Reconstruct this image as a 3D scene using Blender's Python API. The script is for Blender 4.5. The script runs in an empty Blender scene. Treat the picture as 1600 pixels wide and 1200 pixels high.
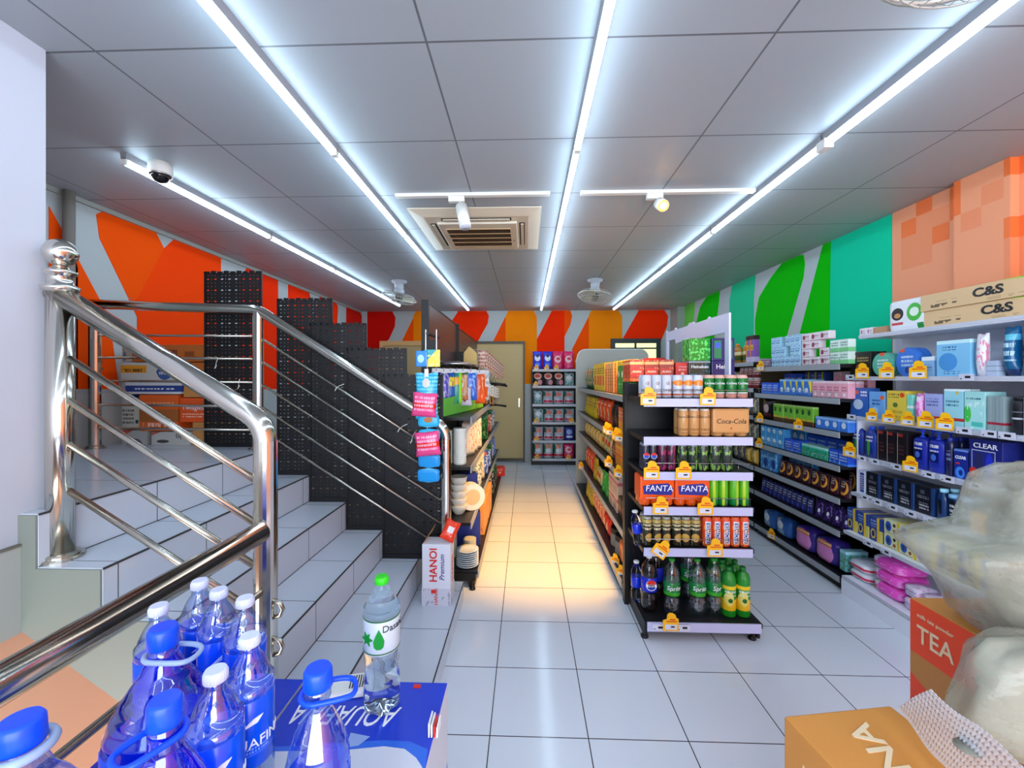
import bpy, bmesh, math, random
from mathutils import Vector, Matrix
random.seed(7)
PI = math.pi
COL = bpy.context.scene.collection
SC = bpy.context.scene

# ------------------------------------------------------------------ camera, world, exposure
F, EYE, YAW = 650.0, 1.46, math.atan(22 / 650)
cd = bpy.data.cameras.new('camera'); cam = bpy.data.objects.new('camera', cd); COL.objects.link(cam)
cd.sensor_width = 36; cd.lens = F / 1600 * 36; cd.shift_y = -10 / 1600; cd.clip_start = 0.05
cam.location = (0, 0, EYE); cam.rotation_euler = (PI / 2, 0, YAW)
SC.camera = cam
w = bpy.data.worlds.new('world'); SC.world = w; w.use_nodes = True
w.node_tree.nodes['Background'].inputs[0].default_value = (0.75, 0.85, 1.0, 1)
w.node_tree.nodes['Background'].inputs[1].default_value = 0.25
SC.view_settings.view_transform = 'Standard'; SC.view_settings.look = 'None'
SC.view_settings.gamma = 1.0; SC.view_settings.use_curve_mapping = False
SC.view_settings.exposure = 0.72
TUBE_POWER = 13.0

def lin(h):
    if not isinstance(h, str): return tuple(h) + (1,) if len(h) == 3 else tuple(h)
    h = h.lstrip('#'); v = [int(h[i:i + 2], 16) / 255 for i in (0, 2, 4)]
    return tuple((c / 12.92 if c <= .04045 else ((c + .055) / 1.055) ** 2.4) for c in v) + (1,)

def area(name, loc, rot, sx, sy, power, col):
    d = bpy.data.lights.new(name, 'AREA'); d.shape = 'RECTANGLE'; d.size = sx; d.size_y = sy; d.energy = power; d.color = col
    o = bpy.data.objects.new(name, d); COL.objects.link(o); o.location = loc; o.rotation_euler = rot; return o
# unseen fill lights added: one behind the camera, one to brighten the stairwell
area('front_fill', (0.6, -2.7, 1.5), (PI / 2, 0, 0), 4.0, 2.2, 130, (0.84, 0.92, 1.0))  # added cool fill to lift the shelves and foreground, no source modelled
area('stairwell_fill', (-1.8, 0.3, -0.4), (math.radians(75), 0, 0), 1.2, 0.8, 19, (1.0, 0.93, 0.88))  # added lamp, brightens the peach walls under the stairs

# ------------------------------------------------------------------ picture point -> world point on a known plane (used for measuring)
CY, SY = math.cos(YAW), math.sin(YAW)
def P(u, v, X=None, Y=None, Z=None):
    a = (u - 800) / F; b = (590 - v) / F
    dx, dy, dz = a * CY - SY, a * SY + CY, b
    t = X / dx if X is not None else (Y / dy if Y is not None else (Z - EYE) / dz)
    return Vector((dx * t, dy * t, EYE + dz * t))

# ------------------------------------------------------------------ materials
MATS = {}
def _new(name):
    m = bpy.data.materials.new(name); m.use_nodes = True
    return m, m.node_tree, m.node_tree.nodes['Principled BSDF']
def mat(name, col, rough=.5, metal=0, trans=0, ior=1.45, emit=None, es=0, spec=None, coat=0):
    if name in MATS: return MATS[name]
    m, nt, b = _new(name)
    b.inputs['Base Color'].default_value = lin(col); b.inputs['Roughness'].default_value = rough
    b.inputs['Metallic'].default_value = metal; b.inputs['Transmission Weight'].default_value = trans; b.inputs['IOR'].default_value = ior
    if spec is not None: b.inputs['Specular IOR Level'].default_value = spec
    if coat: b.inputs['Coat Weight'].default_value = coat
    if emit: b.inputs['Emission Color'].default_value = lin(emit); b.inputs['Emission Strength'].default_value = es
    MATS[name] = m; return m

class NT:
    def __init__(s, nt): s.nt = nt; s.n = nt.nodes; s.l = nt.links
    def put(s, sock, v):
        if hasattr(v, 'is_linked'): s.l.new(v, sock)
        elif isinstance(v, (tuple, list)): sock.default_value = v
        else: sock.default_value = v
    def m(s, op, a, b=None):
        x = s.n.new('ShaderNodeMath'); x.operation = op; s.put(x.inputs[0], a)
        if b is not None: s.put(x.inputs[1], b)
        return x.outputs[0]
    def mix(s, f, a, b):
        x = s.n.new('ShaderNodeMix'); x.data_type = 'RGBA'; s.put(x.inputs[0], f); s.put(x.inputs[6], a); s.put(x.inputs[7], b); return x.outputs[2]
    def coord(s, kind='Generated'):
        t = s.n.new('ShaderNodeTexCoord'); x = s.n.new('ShaderNodeSeparateXYZ'); s.l.new(t.outputs[kind], x.inputs[0]); return t.outputs[kind], x.outputs
    def noise(s, vec, scale, detail=2):
        x = s.n.new('ShaderNodeTexNoise'); s.l.new(vec, x.inputs['Vector']); x.inputs['Scale'].default_value = scale; x.inputs['Detail'].default_value = detail; return x.outputs[0]
    def band(s, v, lo, hi): return s.m('MULTIPLY', s.m('GREATER_THAN', v, lo), s.m('LESS_THAN', v, hi))
    def scalev(s, vec, sc):
        x = s.n.new('ShaderNodeMapping'); s.l.new(vec, x.inputs[0]); x.inputs['Scale'].default_value = sc; return x.outputs[0]

def pkg(name, base, ops, rough=.4, trans=0):
    """printed packaging: bands, ovals, panels, small print and splashes in the object's own coordinates"""
    if name in MATS: return MATS[name]
    m, nt, b = _new(name); g = NT(nt); vec, (x, y, z) = g.coord()
    c = lin(base)
    for o in ops:
        k = o[0]
        if k == 'band': f = g.band(z, o[1], o[2])
        elif k == 'vband': f = g.band(x, o[1], o[2])
        elif k == 'rect': f = g.m('MULTIPLY', g.band(x, o[1], o[2]), g.band(z, o[3], o[4]))
        elif k == 'ell':
            a = g.m('POWER', g.m('ABSOLUTE', g.m('DIVIDE', g.m('SUBTRACT', x, o[1]), o[3])), 2.0)
            e = g.m('POWER', g.m('ABSOLUTE', g.m('DIVIDE', g.m('SUBTRACT', z, o[2]), o[4])), 2.0)
            f = g.m('LESS_THAN', g.m('ADD', a, e), 1.0)
        elif k == 'diag': f = g.m('GREATER_THAN', g.m('ADD', g.m('MULTIPLY', x, o[1]), g.m('MULTIPLY', z, o[2])), o[3])
        elif k == 'txt':
            n = g.noise(g.scalev(vec, (34, 1, 3)), 1.0, 1)
            r = g.m('GREATER_THAN', g.m('FRACT', g.m('MULTIPLY', z, float(o[6]))), .45)
            f = g.m('MULTIPLY', g.m('MULTIPLY', g.band(x, o[1], o[2]), g.band(z, o[3], o[4])), g.m('MULTIPLY', r, g.m('GREATER_THAN', n, .47)))
        elif k == 'blot': f = g.m('GREATER_THAN', g.noise(vec, o[2], 3), o[1])
        c = g.mix(f, c, lin(o[-1] if k != 'txt' else o[5]))
    g.put(b.inputs['Base Color'], c); b.inputs['Roughness'].default_value = rough
    b.inputs['Transmission Weight'].default_value = trans
    MATS[name] = m; return m

def grid_mat(name, base, line, sx, sy, ox=0, oy=0, lw=.004, rough=.2, axes='xy', var=.04, spec=.5):
    m, nt, b = _new(name); g = NT(nt); vec, (x, y, z) = g.coord('Object')
    A = {'x': x, 'y': y, 'z': z}
    def ln(s, st, of):
        f = g.m('FRACT', g.m('DIVIDE', g.m('ADD', g.m('SUBTRACT', s, of), 1000 * st), st))
        return g.m('ADD', g.m('LESS_THAN', f, lw / st), 0.0)
    L = g.m('MAXIMUM', ln(A[axes[0]], sx, ox), ln(A[axes[1]], sy, oy))
    n = g.noise(vec, 1.7, 3); bc = lin(base)
    c = g.mix(g.m('MULTIPLY', g.m('SUBTRACT', n, .4), var * 10), bc, tuple(v * (1 - var * 2) for v in bc[:3]) + (1,))
    c = g.mix(L, c, lin(line))
    g.put(b.inputs['Base Color'], c); g.put(b.inputs['Roughness'], g.m('ADD', g.m('MULTIPLY', n, .12), rough - .06))
    MATS[name] = m; return m

WHITE = mat('white_paint', '#E9EAEE', .6)
WALLW = mat('wall_paint_grey_white', '#C9CDD2', .6)
STEEL = mat('polished_steel', '#D2CEC4', .15, 1)
STEEL2 = mat('brushed_steel', '#BEBAAE', .26, 1)
BLACK = mat('black_powder_coat', '#0C0C10', .45)
BLACK2 = mat('black_shelf_steel', '#17161A', .4)
GREYSH = mat('grey_shelf_steel', '#9FA6B2', .4)
LIPW = mat('pale_price_rail', '#C2C3E6', .35)
LIPG = mat('grey_price_rail', '#A3A6AC', .35)
RACKW = mat('white_rack_steel', '#F2F4FF', .35)
CHROME = mat('chrome_wire', '#B5B5B8', .2, 1)
PLW = mat('white_plastic', '#E6E6E0', .35)
BEIGE = mat('beige_plastic', '#D5CBB4', .4)
DARK = mat('dark_gap', '#0A0A0C', .8)
CARDB = mat('brown_cardboard', '#C68A4B', .75)
PEACH = mat('peach_paint', '#DDB79B', .6)
RED = mat('red_print', '#D42518', .4); ORANGE = mat('orange_print', '#F2561A', .4); NAVY = mat('navy_print', '#1D2E7A', .4)
INKW = mat('white_print', '#F2F2F4', .4); INKK = mat('black_print', '#15151A', .4); GREEN = mat('green_print', '#1E9A2E', .4)
YEL = mat('yellow_card', '#F6C21B', .4); BLUEP = mat('blue_print', '#1B3FC8', .35)
PAPER = mat('white_paper', '#E8E9EE', .5)

# ------------------------------------------------------------------ mesh building
class MB:
    def __init__(s): s.v = []; s.f = []; s.m = []; s.mats = []; s.sm = []
    def mi(s, m):
        if m not in s.mats: s.mats.append(m)
        return s.mats.index(m)
    def add(s, vs, fs, m, smooth=False):
        o = len(s.v); s.v += [tuple(v) for v in vs]; k = s.mi(m)
        for f in fs: s.f.append(tuple(i + o for i in f)); s.m.append(k); s.sm.append(smooth)
        return s
    def box(s, x0, x1, y0, y1, z0, z1, m, M=None, bev=0):
        if bev:
            b = min(bev, (x1 - x0) * .45, (y1 - y0) * .45, (z1 - z0) * .45); bm = bmesh.new()
            bmesh.ops.create_cube(bm, size=1)
            for v in bm.verts: v.co = Vector(((x0 + x1) / 2 + v.co.x * (x1 - x0), (y0 + y1) / 2 + v.co.y * (y1 - y0), (z0 + z1) / 2 + v.co.z * (z1 - z0)))
            bmesh.ops.bevel(bm, geom=bm.edges[:], offset=b, segments=2, profile=.6, affect='EDGES')
            bm.verts.index_update(); vs = [v.co.copy() for v in bm.verts]; fs = [[v.index for v in f.verts] for f in bm.faces]; bm.free()
        else:
            vs = [Vector(p) for p in ((x0, y0, z0), (x1, y0, z0), (x1, y1, z0), (x0, y1, z0), (x0, y0, z1), (x1, y0, z1), (x1, y1, z1), (x0, y1, z1))]
            fs = [(0, 3, 2, 1), (4, 5, 6, 7), (0, 1, 5, 4), (1, 2, 6, 5), (2, 3, 7, 6), (3, 0, 4, 7)]
        if M is not None: vs = [M @ v for v in vs]
        return s.add(vs, fs, m)
    def lathe(s, prof, m, c=(0, 0), n=20, sq=0, sx=1, sy=1, ribs=None):
        """prof: list of (r, z); sq squares the section"""
        vs = []; fs = []
        for i, (r, z) in enumerate(prof):
            for k in range(n):
                a = 2 * PI * k / n; ca, sa = math.cos(a), math.sin(a)
                q = 1.0
                if sq: q = 1 / (abs(ca) ** 4 + abs(sa) ** 4) ** .25 * sq + (1 - sq)
                vs.append((c[0] + r * ca * q * sx, c[1] + r * sa * q * sy, z))
        for i in range(len(prof) - 1):
            for k in range(n):
                a, b = i * n + k, i * n + (k + 1) % n
                fs.append((a, b, b + n, a + n))
        s.add(vs, fs, m, True)
        o = len(s.v) - len(vs); kk = s.mi(m)
        if prof[0][0] > 1e-5: s.f.append(tuple(o + k for k in range(n))[::-1]); s.m.append(kk); s.sm.append(False)
        if prof[-1][0] > 1e-5: s.f.append(tuple(o + (len(prof) - 1) * n + k for k in range(n))); s.m.append(kk); s.sm.append(False)
        return s
    def tube(s, pts, r, m, n=12, close=False, caps=True):
        pts = [Vector(p) for p in pts]; rings = []; N = len(pts)
        up = None
        for i, p in enumerate(pts):
            a = pts[i - 1] if (i > 0 or close) else p; b = pts[(i + 1) % N] if (i < N - 1 or close) else p
            t = (b - a).normalized()
            if up is None:
                up = Vector((0, 0, 1)) if abs(t.z) < .9 else Vector((1, 0, 0))
            x = t.cross(up).normalized(); yv = x.cross(t).normalized(); up = yv
            sc = 1.0
            if 0 < i < N - 1:
                ang = (p - a).normalized().dot((b - p).normalized()); sc = 1 / max(.6, math.sqrt(max(.05, (1 + ang) / 2)))
            rings.append([p + (x * math.cos(2 * PI * k / n) + yv * math.sin(2 * PI * k / n)) * (r if not hasattr(r, '__len__') else r[i]) * (sc if sc < 1.3 else 1.3) for k in range(n)])
        vs = [v for rg in rings for v in rg]; fs = []
        for i in range(N if close else N - 1):
            j = (i + 1) % N
            for k in range(n): fs.append((i * n + k, i * n + (k + 1) % n, j * n + (k + 1) % n, j * n + k))
        if caps and not close: fs += [tuple(range(n))[::-1], tuple((N - 1) * n + k for k in range(n))]
        return s.add(vs, fs, m, True)
    def sphere(s, c, r, m, n=16, sz=1):
        pr = [(max(1e-6, r * math.sin(PI * i / 10)), -r * math.cos(PI * i / 10)) for i in range(11)]
        b = MB(); b.lathe(pr, m, n=n); return s.add([(x + c[0], y + c[1], z * sz + c[2]) for x, y, z in b.v], b.f, m, True)
    def prism(s, poly, axis, a0, a1, m):
        """poly of 2D points extruded along axis"""
        def mk(p, a): return {'x': (a, p[0], p[1]), 'y': (p[0], a, p[1]), 'z': (p[0], p[1], a)}[axis]
        n = len(poly); vs = [mk(p, a0) for p in poly] + [mk(p, a1) for p in poly]
        fs = [tuple(range(n))[::-1], tuple(range(n, 2 * n))] + [(i, (i + 1) % n, (i + 1) % n + n, i + n) for i in range(n)]
        return s.add(vs, fs, m)
    def mesh(s, name):
        me = bpy.data.meshes.new(name); me.from_pydata(s.v, [], s.f); me.update()
        for m in s.mats: me.materials.append(m)
        for p, k, q in zip(me.polygons, s.m, s.sm): p.material_index = k; p.use_smooth = q
        bm = bmesh.new(); bm.from_mesh(me); bmesh.ops.recalc_face_normals(bm, faces=bm.faces[:]); bm.to_mesh(me); bm.free()
        return me
    def build(s, name, parent=None, loc=None, rz=0, **k):
        return link(name, s.mesh(name), parent, loc, rz, **k)

def link(name, me, parent=None, loc=None, rz=0, label=None, cat=None, group=None, kind=None, rot=None):
    o = bpy.data.objects.new(name, me); COL.objects.link(o)
    if parent: o.parent = parent
    if loc is not None: o.location = loc
    o.rotation_euler = rot if rot else (0, 0, rz)
    tag(o, label, cat, group, kind); return o
def tag(o, label=None, cat=None, group=None, kind=None):
    for k, v in (('label', label), ('category', cat), ('group', group), ('kind', kind)):
        if v: o[k] = v
    return o
def empty(name, loc, label, cat, group=None, rz=0, kind=None):
    return link(name, None, None, loc, rz, label, cat, group, kind)
def struct(name, mb): return mb.build(name, kind='structure')

TXT = {}
def text_mesh(txt, size, m, shear=0, bold=0, ext=.0006):
    key = (txt, size, m.name, shear, bold)
    if key in TXT: return TXT[key]
    c = bpy.data.curves.new('lettering', 'FONT'); c.body = txt; c.size = size; c.align_x = 'CENTER'; c.align_y = 'CENTER'; c.extrude = ext; c.shear = shear; c.offset = bold; c.resolution_u = 3
    o = bpy.data.objects.new('lettering', c); COL.objects.link(o)
    me = bpy.data.meshes.new_from_object(o.evaluated_get(bpy.context.evaluated_depsgraph_get()))
    bpy.data.objects.remove(o); me.materials.clear(); me.materials.append(m); TXT[key] = me; return me
def text(txt, size, m, parent, loc, rot=(PI / 2, 0, 0), shear=0, bold=0, name='lettering', sx=1):
    o = link(name, text_mesh(txt, size, m, shear, bold), parent, loc, rot=rot); o.scale = (sx, 1, 1); return o

ORD = 'first second third fourth fifth sixth seventh eighth ninth tenth eleventh twelfth thirteenth fourteenth fifteenth sixteenth seventeenth eighteenth nineteenth twentieth'.split()

# ================================================================== THE SETTING
C = 2.625; XL, XR, YB, YF = -2.9, 2.6, 7.25, -2.75
FLOORM = grid_mat('white_floor_tile', '#DCE2EC', '#3E4148', .4, .4, .25, .09, .0045, .13, 'xy', .02)
m = MB(); m.box(-.8, XR, YF, 2.75, -.12, 0, FLOORM); m.box(XL, XR, 2.75, YB, -.12, 0, FLOORM); struct('floor', m)
CEILM = grid_mat('ceiling_panel', '#A2ABB1', '#666B70', 1.19, .6, -.35, .23, .008, .5, 'xy', .01)
m = MB(); m.box(XL - .1, XR + .1, YF, YB + .1, C, C + .1, CEILM); struct('ceiling', m)
def two_tone(name, up, lo, zsplit):
    m, nt, b = _new(name); g = NT(nt); vec, (x, y, z) = g.coord('Object')
    g.put(b.inputs['Base Color'], g.mix(g.m('GREATER_THAN', z, zsplit), lin(lo), lin(up))); b.inputs['Roughness'].default_value = .5; MATS[name] = m; return m
WM = two_tone('wall_upper_grey', '#B4BDBE', '#BFC6C4', 1.35)
m = MB(); m.box(XL - .1, XL, 1.36, YB + .1, -.1, C, WM); wl = struct('wall_left', m)
m = MB(); m.box(XL, XR, YB, YB + .1, -.1, C, WM); wb = struct('wall_back', m)
m = MB(); m.box(XR, XR + .1, YF, YB + .1, -.1, C, WM); wr = struct('wall_right', m)
NW = mat('near_wall_white', '#C0C4D0', .45)
m = MB(); m.box(-1.9, -1.71, YF, 1.425, .895, C, NW); struct('wall_near', m)
m = MB(); m.box(XL, XR + .1, YF - .1, YF, -1.8, C, NW); struct('wall_front', m)
m = MB(); m.box(-1.88, -1.70, YF, 1.345, .60, .893, mat('skirting_tile', '#A9AFAA', .35)); m.box(-1.9, -1.695, YF, 1.35, .893, .9, mat('grout', '#6B6A60', .8)); struct('baseboard_near', m)
# stairwell of the storey below
m = MB(); m.box(XL - .1, XL, YF, 2.75, -1.8, .7, PEACH); m.box(XL, -.8, 2.7, 2.8, -1.8, .85, PEACH); m.box(-.9, -.8, YF, 2.7, -1.8, -.12, PEACH); m.box(-1.95, -1.9, 1.36, 2.7, -1.8, .735, PEACH); struct('wall_stairwell', m)
m = MB(); m.box(XL, -.8, YF, 2.75, -1.9, -1.8, mat('lower_floor', '#E8C9C0', .5)); struct('floor_below', m)
m = MB(); m.box(-2.2, -1.2, 2.1, 2.7, -1.8, .02, mat('pinkish_plaster', '#EFD5D0', .6)); m.box(-2.2, -1.18, 2.08, 2.7, .02, .06, mat('tan_edge', '#C9A58A', .6)); struct('wall_landing_below', m)

# murals: painted shapes, each a thin film on its wall
def film(name, pts, wall, col, **pl):
    mm = mat('mural_' + col.strip('#'), col, .8, spec=.12); q = [P(u, v, **pl) for u, v in pts]
    b = MB()
    if 'X' in pl:
        s = 1 if pl['X'] < 0 else -1
        b.prism([(p.y, min(p.z, C - .002)) for p in q], 'x', pl['X'] - s * .001, pl['X'] + s * .003, mm)
    else: b.prism([(p.x, min(p.z, C - .002)) for p in q], 'y', pl['Y'] - .003, pl['Y'] + .001, mm)
    b.build(name, wall)
RO, OR, OY, DR = '#FF3000', '#FF5400', '#FF8C0A', '#D01004'
for pts, c in [
    ([(574, 484), (613, 484), (618, 496), (617, 510), (608, 530), (592, 545), (592, 600), (574, 600)], DR),
    ([(646, 496), (646, 533), (628, 533)], OR),
    ([(646, 493), (650, 484), (676, 484), (676, 600), (646, 600)], OY),
    ([(716, 484), (760, 484), (764, 494), (762, 506), (754, 520), (746, 535), (700, 535), (690, 525)], RO),
    ([(790, 494), (790, 534), (770, 534)], OR),
    ([(790, 494), (794, 484), (834, 484), (839, 496), (839, 600), (790, 600)], OY),
    ([(862, 484), (882, 484), (882, 600), (839, 600), (839, 530)], RO),
    ([(882, 484), (891, 484), (894, 494), (891, 508), (882, 526)], OR),
    ([(920, 494), (920, 545), (920, 600), (894, 600), (894, 545)], OR),
    ([(920, 492), (924, 484), (966, 484), (972, 494), (973, 600), (920, 600)], OY),
    ([(998, 484), (1038, 484), (1044, 494), (1042, 510), (1032, 535), (1030, 600), (973, 600), (973, 529)], RO)]:
    film('mural_shape', pts, wb, c, Y=YB)
TE, GR, LG = '#10CE9C', '#06BC06', '#6CCB50'
for pts, c in [
    ([(1394, 330), (1299, 372), (1296, 540), (1394, 560)], TE),
    ([(1299, 372), (1286, 380), (1247, 532), (1250, 560), (1296, 560)], GR),
    ([(1250, 396), (1256, 398), (1258, 412), (1256, 432), (1228, 530), (1222, 560), (1181, 560), (1180, 500), (1186, 465), (1204, 435), (1222, 408)], GR),
    ([(1181, 425), (1144, 440), (1140, 470), (1140, 560), (1178, 560), (1178, 470)], '#26C890'),
    ([(1125, 448), (1104, 456), (1094, 480), (1088, 505), (1086, 560), (1112, 560), (1120, 500), (1124, 470)], GR),
    ([(1086, 462), (1070, 472), (1062, 490), (1060, 530), (1080, 530), (1085, 490)], LG)]:
    film('mural_shape', pts, wr, c, X=XR)
for pts, c in [
    ([(76, 322), (115, 393), (170, 495), (186, 608), (76, 608)], OR),
    ([(102, 366), (115, 393), (121, 420), (121, 608), (102, 608)], '#D01208'),
    ([(150, 335), (166, 318), (240, 352), (256, 388), (213, 468), (200, 465), (155, 372)], OR),
    ([(256, 388), (275, 366), (345, 396), (345, 608), (213, 608), (214, 495), (200, 466), (213, 468)], '#FF4400'),
    ([(387, 412), (434, 428), (436, 608), (370, 608), (372, 440)], RO),
    ([(450, 430), (482, 446), (486, 470), (480, 608), (450, 608)], RO),
    ([(500, 452), (524, 462), (528, 480), (522, 608), (498, 608), (494, 480)], RO),
    ([(541, 470), (562, 480), (566, 496), (561, 608), (540, 608)], '#D81A0A')]:
    film('mural_shape', pts, wl, c, X=XL)
# peach block pattern on the near part of the right wall
def peach_blocks():
    m_, nt, b = _new('peach_blocks'); g = NT(nt); t = nt.nodes.new('ShaderNodeTexCoord')
    sn = nt.nodes.new('ShaderNodeVectorMath'); sn.operation = 'SNAP'; nt.links.new(t.outputs['Object'], sn.inputs[0]); sn.inputs[1].default_value = (.11, .11, .11)
    wn = nt.nodes.new('ShaderNodeTexWhiteNoise'); nt.links.new(sn.outputs[0], wn.inputs['Vector'])
    f = wn.outputs['Value']; c = g.mix(g.m('GREATER_THAN', f, .55), lin('#F69E72'), lin('#F49060'))
    c = g.mix(g.m('GREATER_THAN', f, .84), c, lin('#F87634')); g.put(b.inputs['Base Color'], c); b.inputs['Roughness'].default_value = .6; return m_
m = MB(); PB = peach_blocks(); m.box(XR - .004, XR + .001, YF, 3.04, -.1, C - .001, PB); m.box(XR - .05, XR - .004, 2.28, 2.57, .0, C - .001, PB); m.build('mural_blocks', wr)

# doors and window in the back wall
TAN = mat('tan_door_leaf', '#C9B27C', .5); TAN2 = mat('tan_frame', '#E0B879', .5)
m = MB(); m.box(-2.5, -1.72, YB - .03, YB, .02, 2.02, TAN); d1 = struct('door_1', m)
m = MB(); m.box(-2.56, -2.5, YB - .06, YB, 0, 2.1, TAN2); m.box(-1.72, -1.66, YB - .06, YB, 0, 2.1, TAN2); m.box(-2.5, -1.72, YB - .06, YB, 2.02, 2.1, TAN2); m.build('door_frame', d1)
m = MB(); m.box(-1.2, -.05, YB - .03, YB, .06, 2.05, TAN); d2 = struct('door_2', m)
DF = mat('dark_door_frame', '#4A4035', .4)
m = MB(); m.box(-.05, -.02, YB - .06, YB, 0, 2.09, DF); m.box(-1.23, -1.2, YB - .06, YB, 0, 2.09, DF); m.box(-1.2, -.05, YB - .06, YB, 2.05, 2.09, DF); m.box(-1.2, -.05, YB - .06, YB, .02, .06, DF); m.build('door_frame', d2)
m = MB(); m.box(-.13, -.11, YB - .05, YB - .03, .95, 1.1, STEEL); m.build('door_handle', d2)
m = MB(); m.box(1.52, 2.24, YB - .03, YB, 1.25, 2.06, mat('lit_glass', '#DDE0B0', .3, emit='#F5F0A8', es=.7)); wn1 = struct('window_1', m)
m = MB()
for x0, x1, z0, z1 in ((1.46, 1.53, 1.2, 2.13), (2.23, 2.3, 1.2, 2.13), (1.53, 2.23, 2.05, 2.13), (1.53, 2.23, 1.2, 1.27), (1.53, 2.23, 1.95, 1.975), (1.86, 1.89, 1.27, 2.05)): m.box(x0, x1, YB - .06, YB, z0, z1, mat('dark_window_frame', '#26343A', .4))
m.build('window_frame', wn1)
m = MB(); m.box(XR - .12, XR, 6.9, YB, 0, C, mat('grey_column', '#9AA39C', .5)); struct('column', m)
m = MB(); m.box(XL, XL + .02, 1.5, 7.2, C - .03, C, mat('duct_cover', '#A5ABA4', .5)); struct('trim_1', m)
m = MB(); m.tube([(XL + .05, 2.5, 1.0), (XL + .05, 2.5, C)], .03, mat('grey_conduit', '#8C8880', .5)); tag(m.build('wall_conduit'), 'grey vertical conduit pipe running up the orange mural wall beside the landing', 'pipe')
m = MB(); m.tube([(XL + .07, 2.38, 1.0), (XL + .07, 2.38, 1.72)], .035, mat('white_pipe', '#B8BEC4', .4)); tag(m.build('drain_pipe'), 'short pale drain pipe standing on the landing behind the newel post', 'pipe')

# stairs
STM = grid_mat('stair_tile', '#C6CEDA', '#4A4A4C', .4, .4, .2, .2, .004, .2, 'yy', .03)
steps = [(-1.645, 1.0), (-1.42, .82), (-1.17, .65), (-.925, .475), (-.688, .30), (-.41, .12)]
top = [(XL, 1.0)]
for i, (x, z) in enumerate(steps):
    top.append((x, z)); top.append((x, steps[i + 1][1] if i < 5 else 0.0))
SIDE = mat('stair_side_tile', '#7E867E', .45)
m = MB(); m.prism(top + [(-.80, 0.0), (-1.9, .74), (XL, .74)], 'y', 1.35, 2.72, STM)
m.prism([(XL, 1.0), (-1.9, 1.0), (-1.9, .74), (XL, .74)], 'y', 2.72, 3.4, STM); st = struct('stairs', m)
m = MB(); m.prism([(a - (.003 if i % 1 == 0 else 0), b - .004) for i, (a, b) in enumerate(top)] + [(-.80, 0.002), (-1.9, .742), (XL, .742)], 'y', 1.343, 1.35, SIDE); m.build('side_tiles', st)
NOS = mat('dark_grout_edge', '#3A3A3C', .6)
m = MB()
for i, (x, z) in enumerate(steps):
    m.box(x - .002, x + .003, 1.35, 2.72, z - .006, z + .001, NOS)
    if i: m.box(steps[i - 1][0] - .001, steps[i - 1][0] + .002, 1.35, 2.72, z, z + .003, NOS)
m.build('nosing', st)

# ================================================================== RAILINGS
def flange(b, x, y, z, r):
    b.lathe([(r * 1.7, z), (r * 1.7, z + .008), (r * 1.62, z + .012)], STEEL2, (x, y), 28); b.lathe([(r * 1.35, z + .012), (r * 1.35, z + .020), (r * 1.2, z + .024)], STEEL2, (x, y), 28); b.sm = [False] * len(b.sm) if len(b.sm) < 200 else b.sm
def part(name, mb, e): return mb.build(name, e, tuple(-v for v in e.location))
def arc(p, a, b, r, n=6):
    """rounded corner at p between directions to a and b"""
    p, a, b = Vector(p), Vector(a), Vector(b); u = (a - p).normalized() * r; v = (b - p).normalized() * r
    return [(p + u * (1 - t) ** 2 + v * t ** 2) for t in [i / n for i in range(n + 1)]]
YN = 1.42
e = empty('stair_railing', (-1.65, YN, .82), 'thick steel stair railing with ball-topped newel against the white wall', 'railing')
b = MB(); b.tube([(-1.65, YN, .82), (-1.65, YN, 1.765)], .0385, STEEL, 20); part('post', b, e)
b = MB(); flange(b, -1.65, YN, .82, .0385); part('base_flange', b, e)
b = MB(); b.lathe([(.0385, 1.76), (.05, 1.768), (.052, 1.78), (.036, 1.79), (.034, 1.82), (.044, 1.826), (.046, 1.836), (.03, 1.842), (.022, 1.85), (.018, 1.862)], STEEL, (-1.65, YN), 24); b.sphere((-1.65, YN, 1.902), .048, STEEL, 20); part('ball_finial', b, e)
b = MB(); pa = arc((-.907, YN, 1.30), (-1.65, YN, 1.765), (-.907, YN, .6), .075)
b.tube([(-1.67, YN, 1.765)] + pa + [(-.907, YN, 1.1)], .0365, STEEL, 20); part('handrail', b, e)
b = MB(); b.tube([(-.907, YN, .30), (-.907, YN, 1.24)], .0375, STEEL, 20); flange(b, -.907, YN, .30, .0375); part('post', b, e)
for z0, z1 in ((1.53, 1.10), (1.38, .95), (1.225, .80), (1.06, .64)):
    b = MB(); b.tube([(-1.62, YN, z0), (-.94, YN, z1)], .012, STEEL2, 10); part('rod', b, e)
for z in (.66, .53):
    b = MB(); b.tube([(-.875, YN - .01, z + .03), (-.85, YN - .01, z + .022), (-.84, YN - .01, z), (-.85, YN - .01, z - .022), (-.875, YN - .01, z - .03)], .007, STEEL2, 8); part('rod_end_loop', b, e)
e = empty('stairwell_railing', (-.907, -.6, 0), 'horizontal steel guard rail over the stairwell beside the water bottles', 'railing')
b = MB(); b.tube([(-.9, -.9, .935), (-.9, 1.378, .935)], .0355, STEEL, 20); part('handrail', b, e)
for z in (.73, .53, .33):
    b = MB(); b.tube([(-.9, -.9, z), (-.9, 1.378, z)], .011, STEEL2, 10); part('rod', b, e)
b = MB(); b.tube([(-.9, -.6, -.12), (-.9, -.6, .91)], .03, STEEL, 16); part('post', b, e)
YR = 2.6
e = empty('stair_railing', (-.503, YR, .12), 'far steel stair railing with thin rods in front of the black perforated panels', 'railing')
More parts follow.
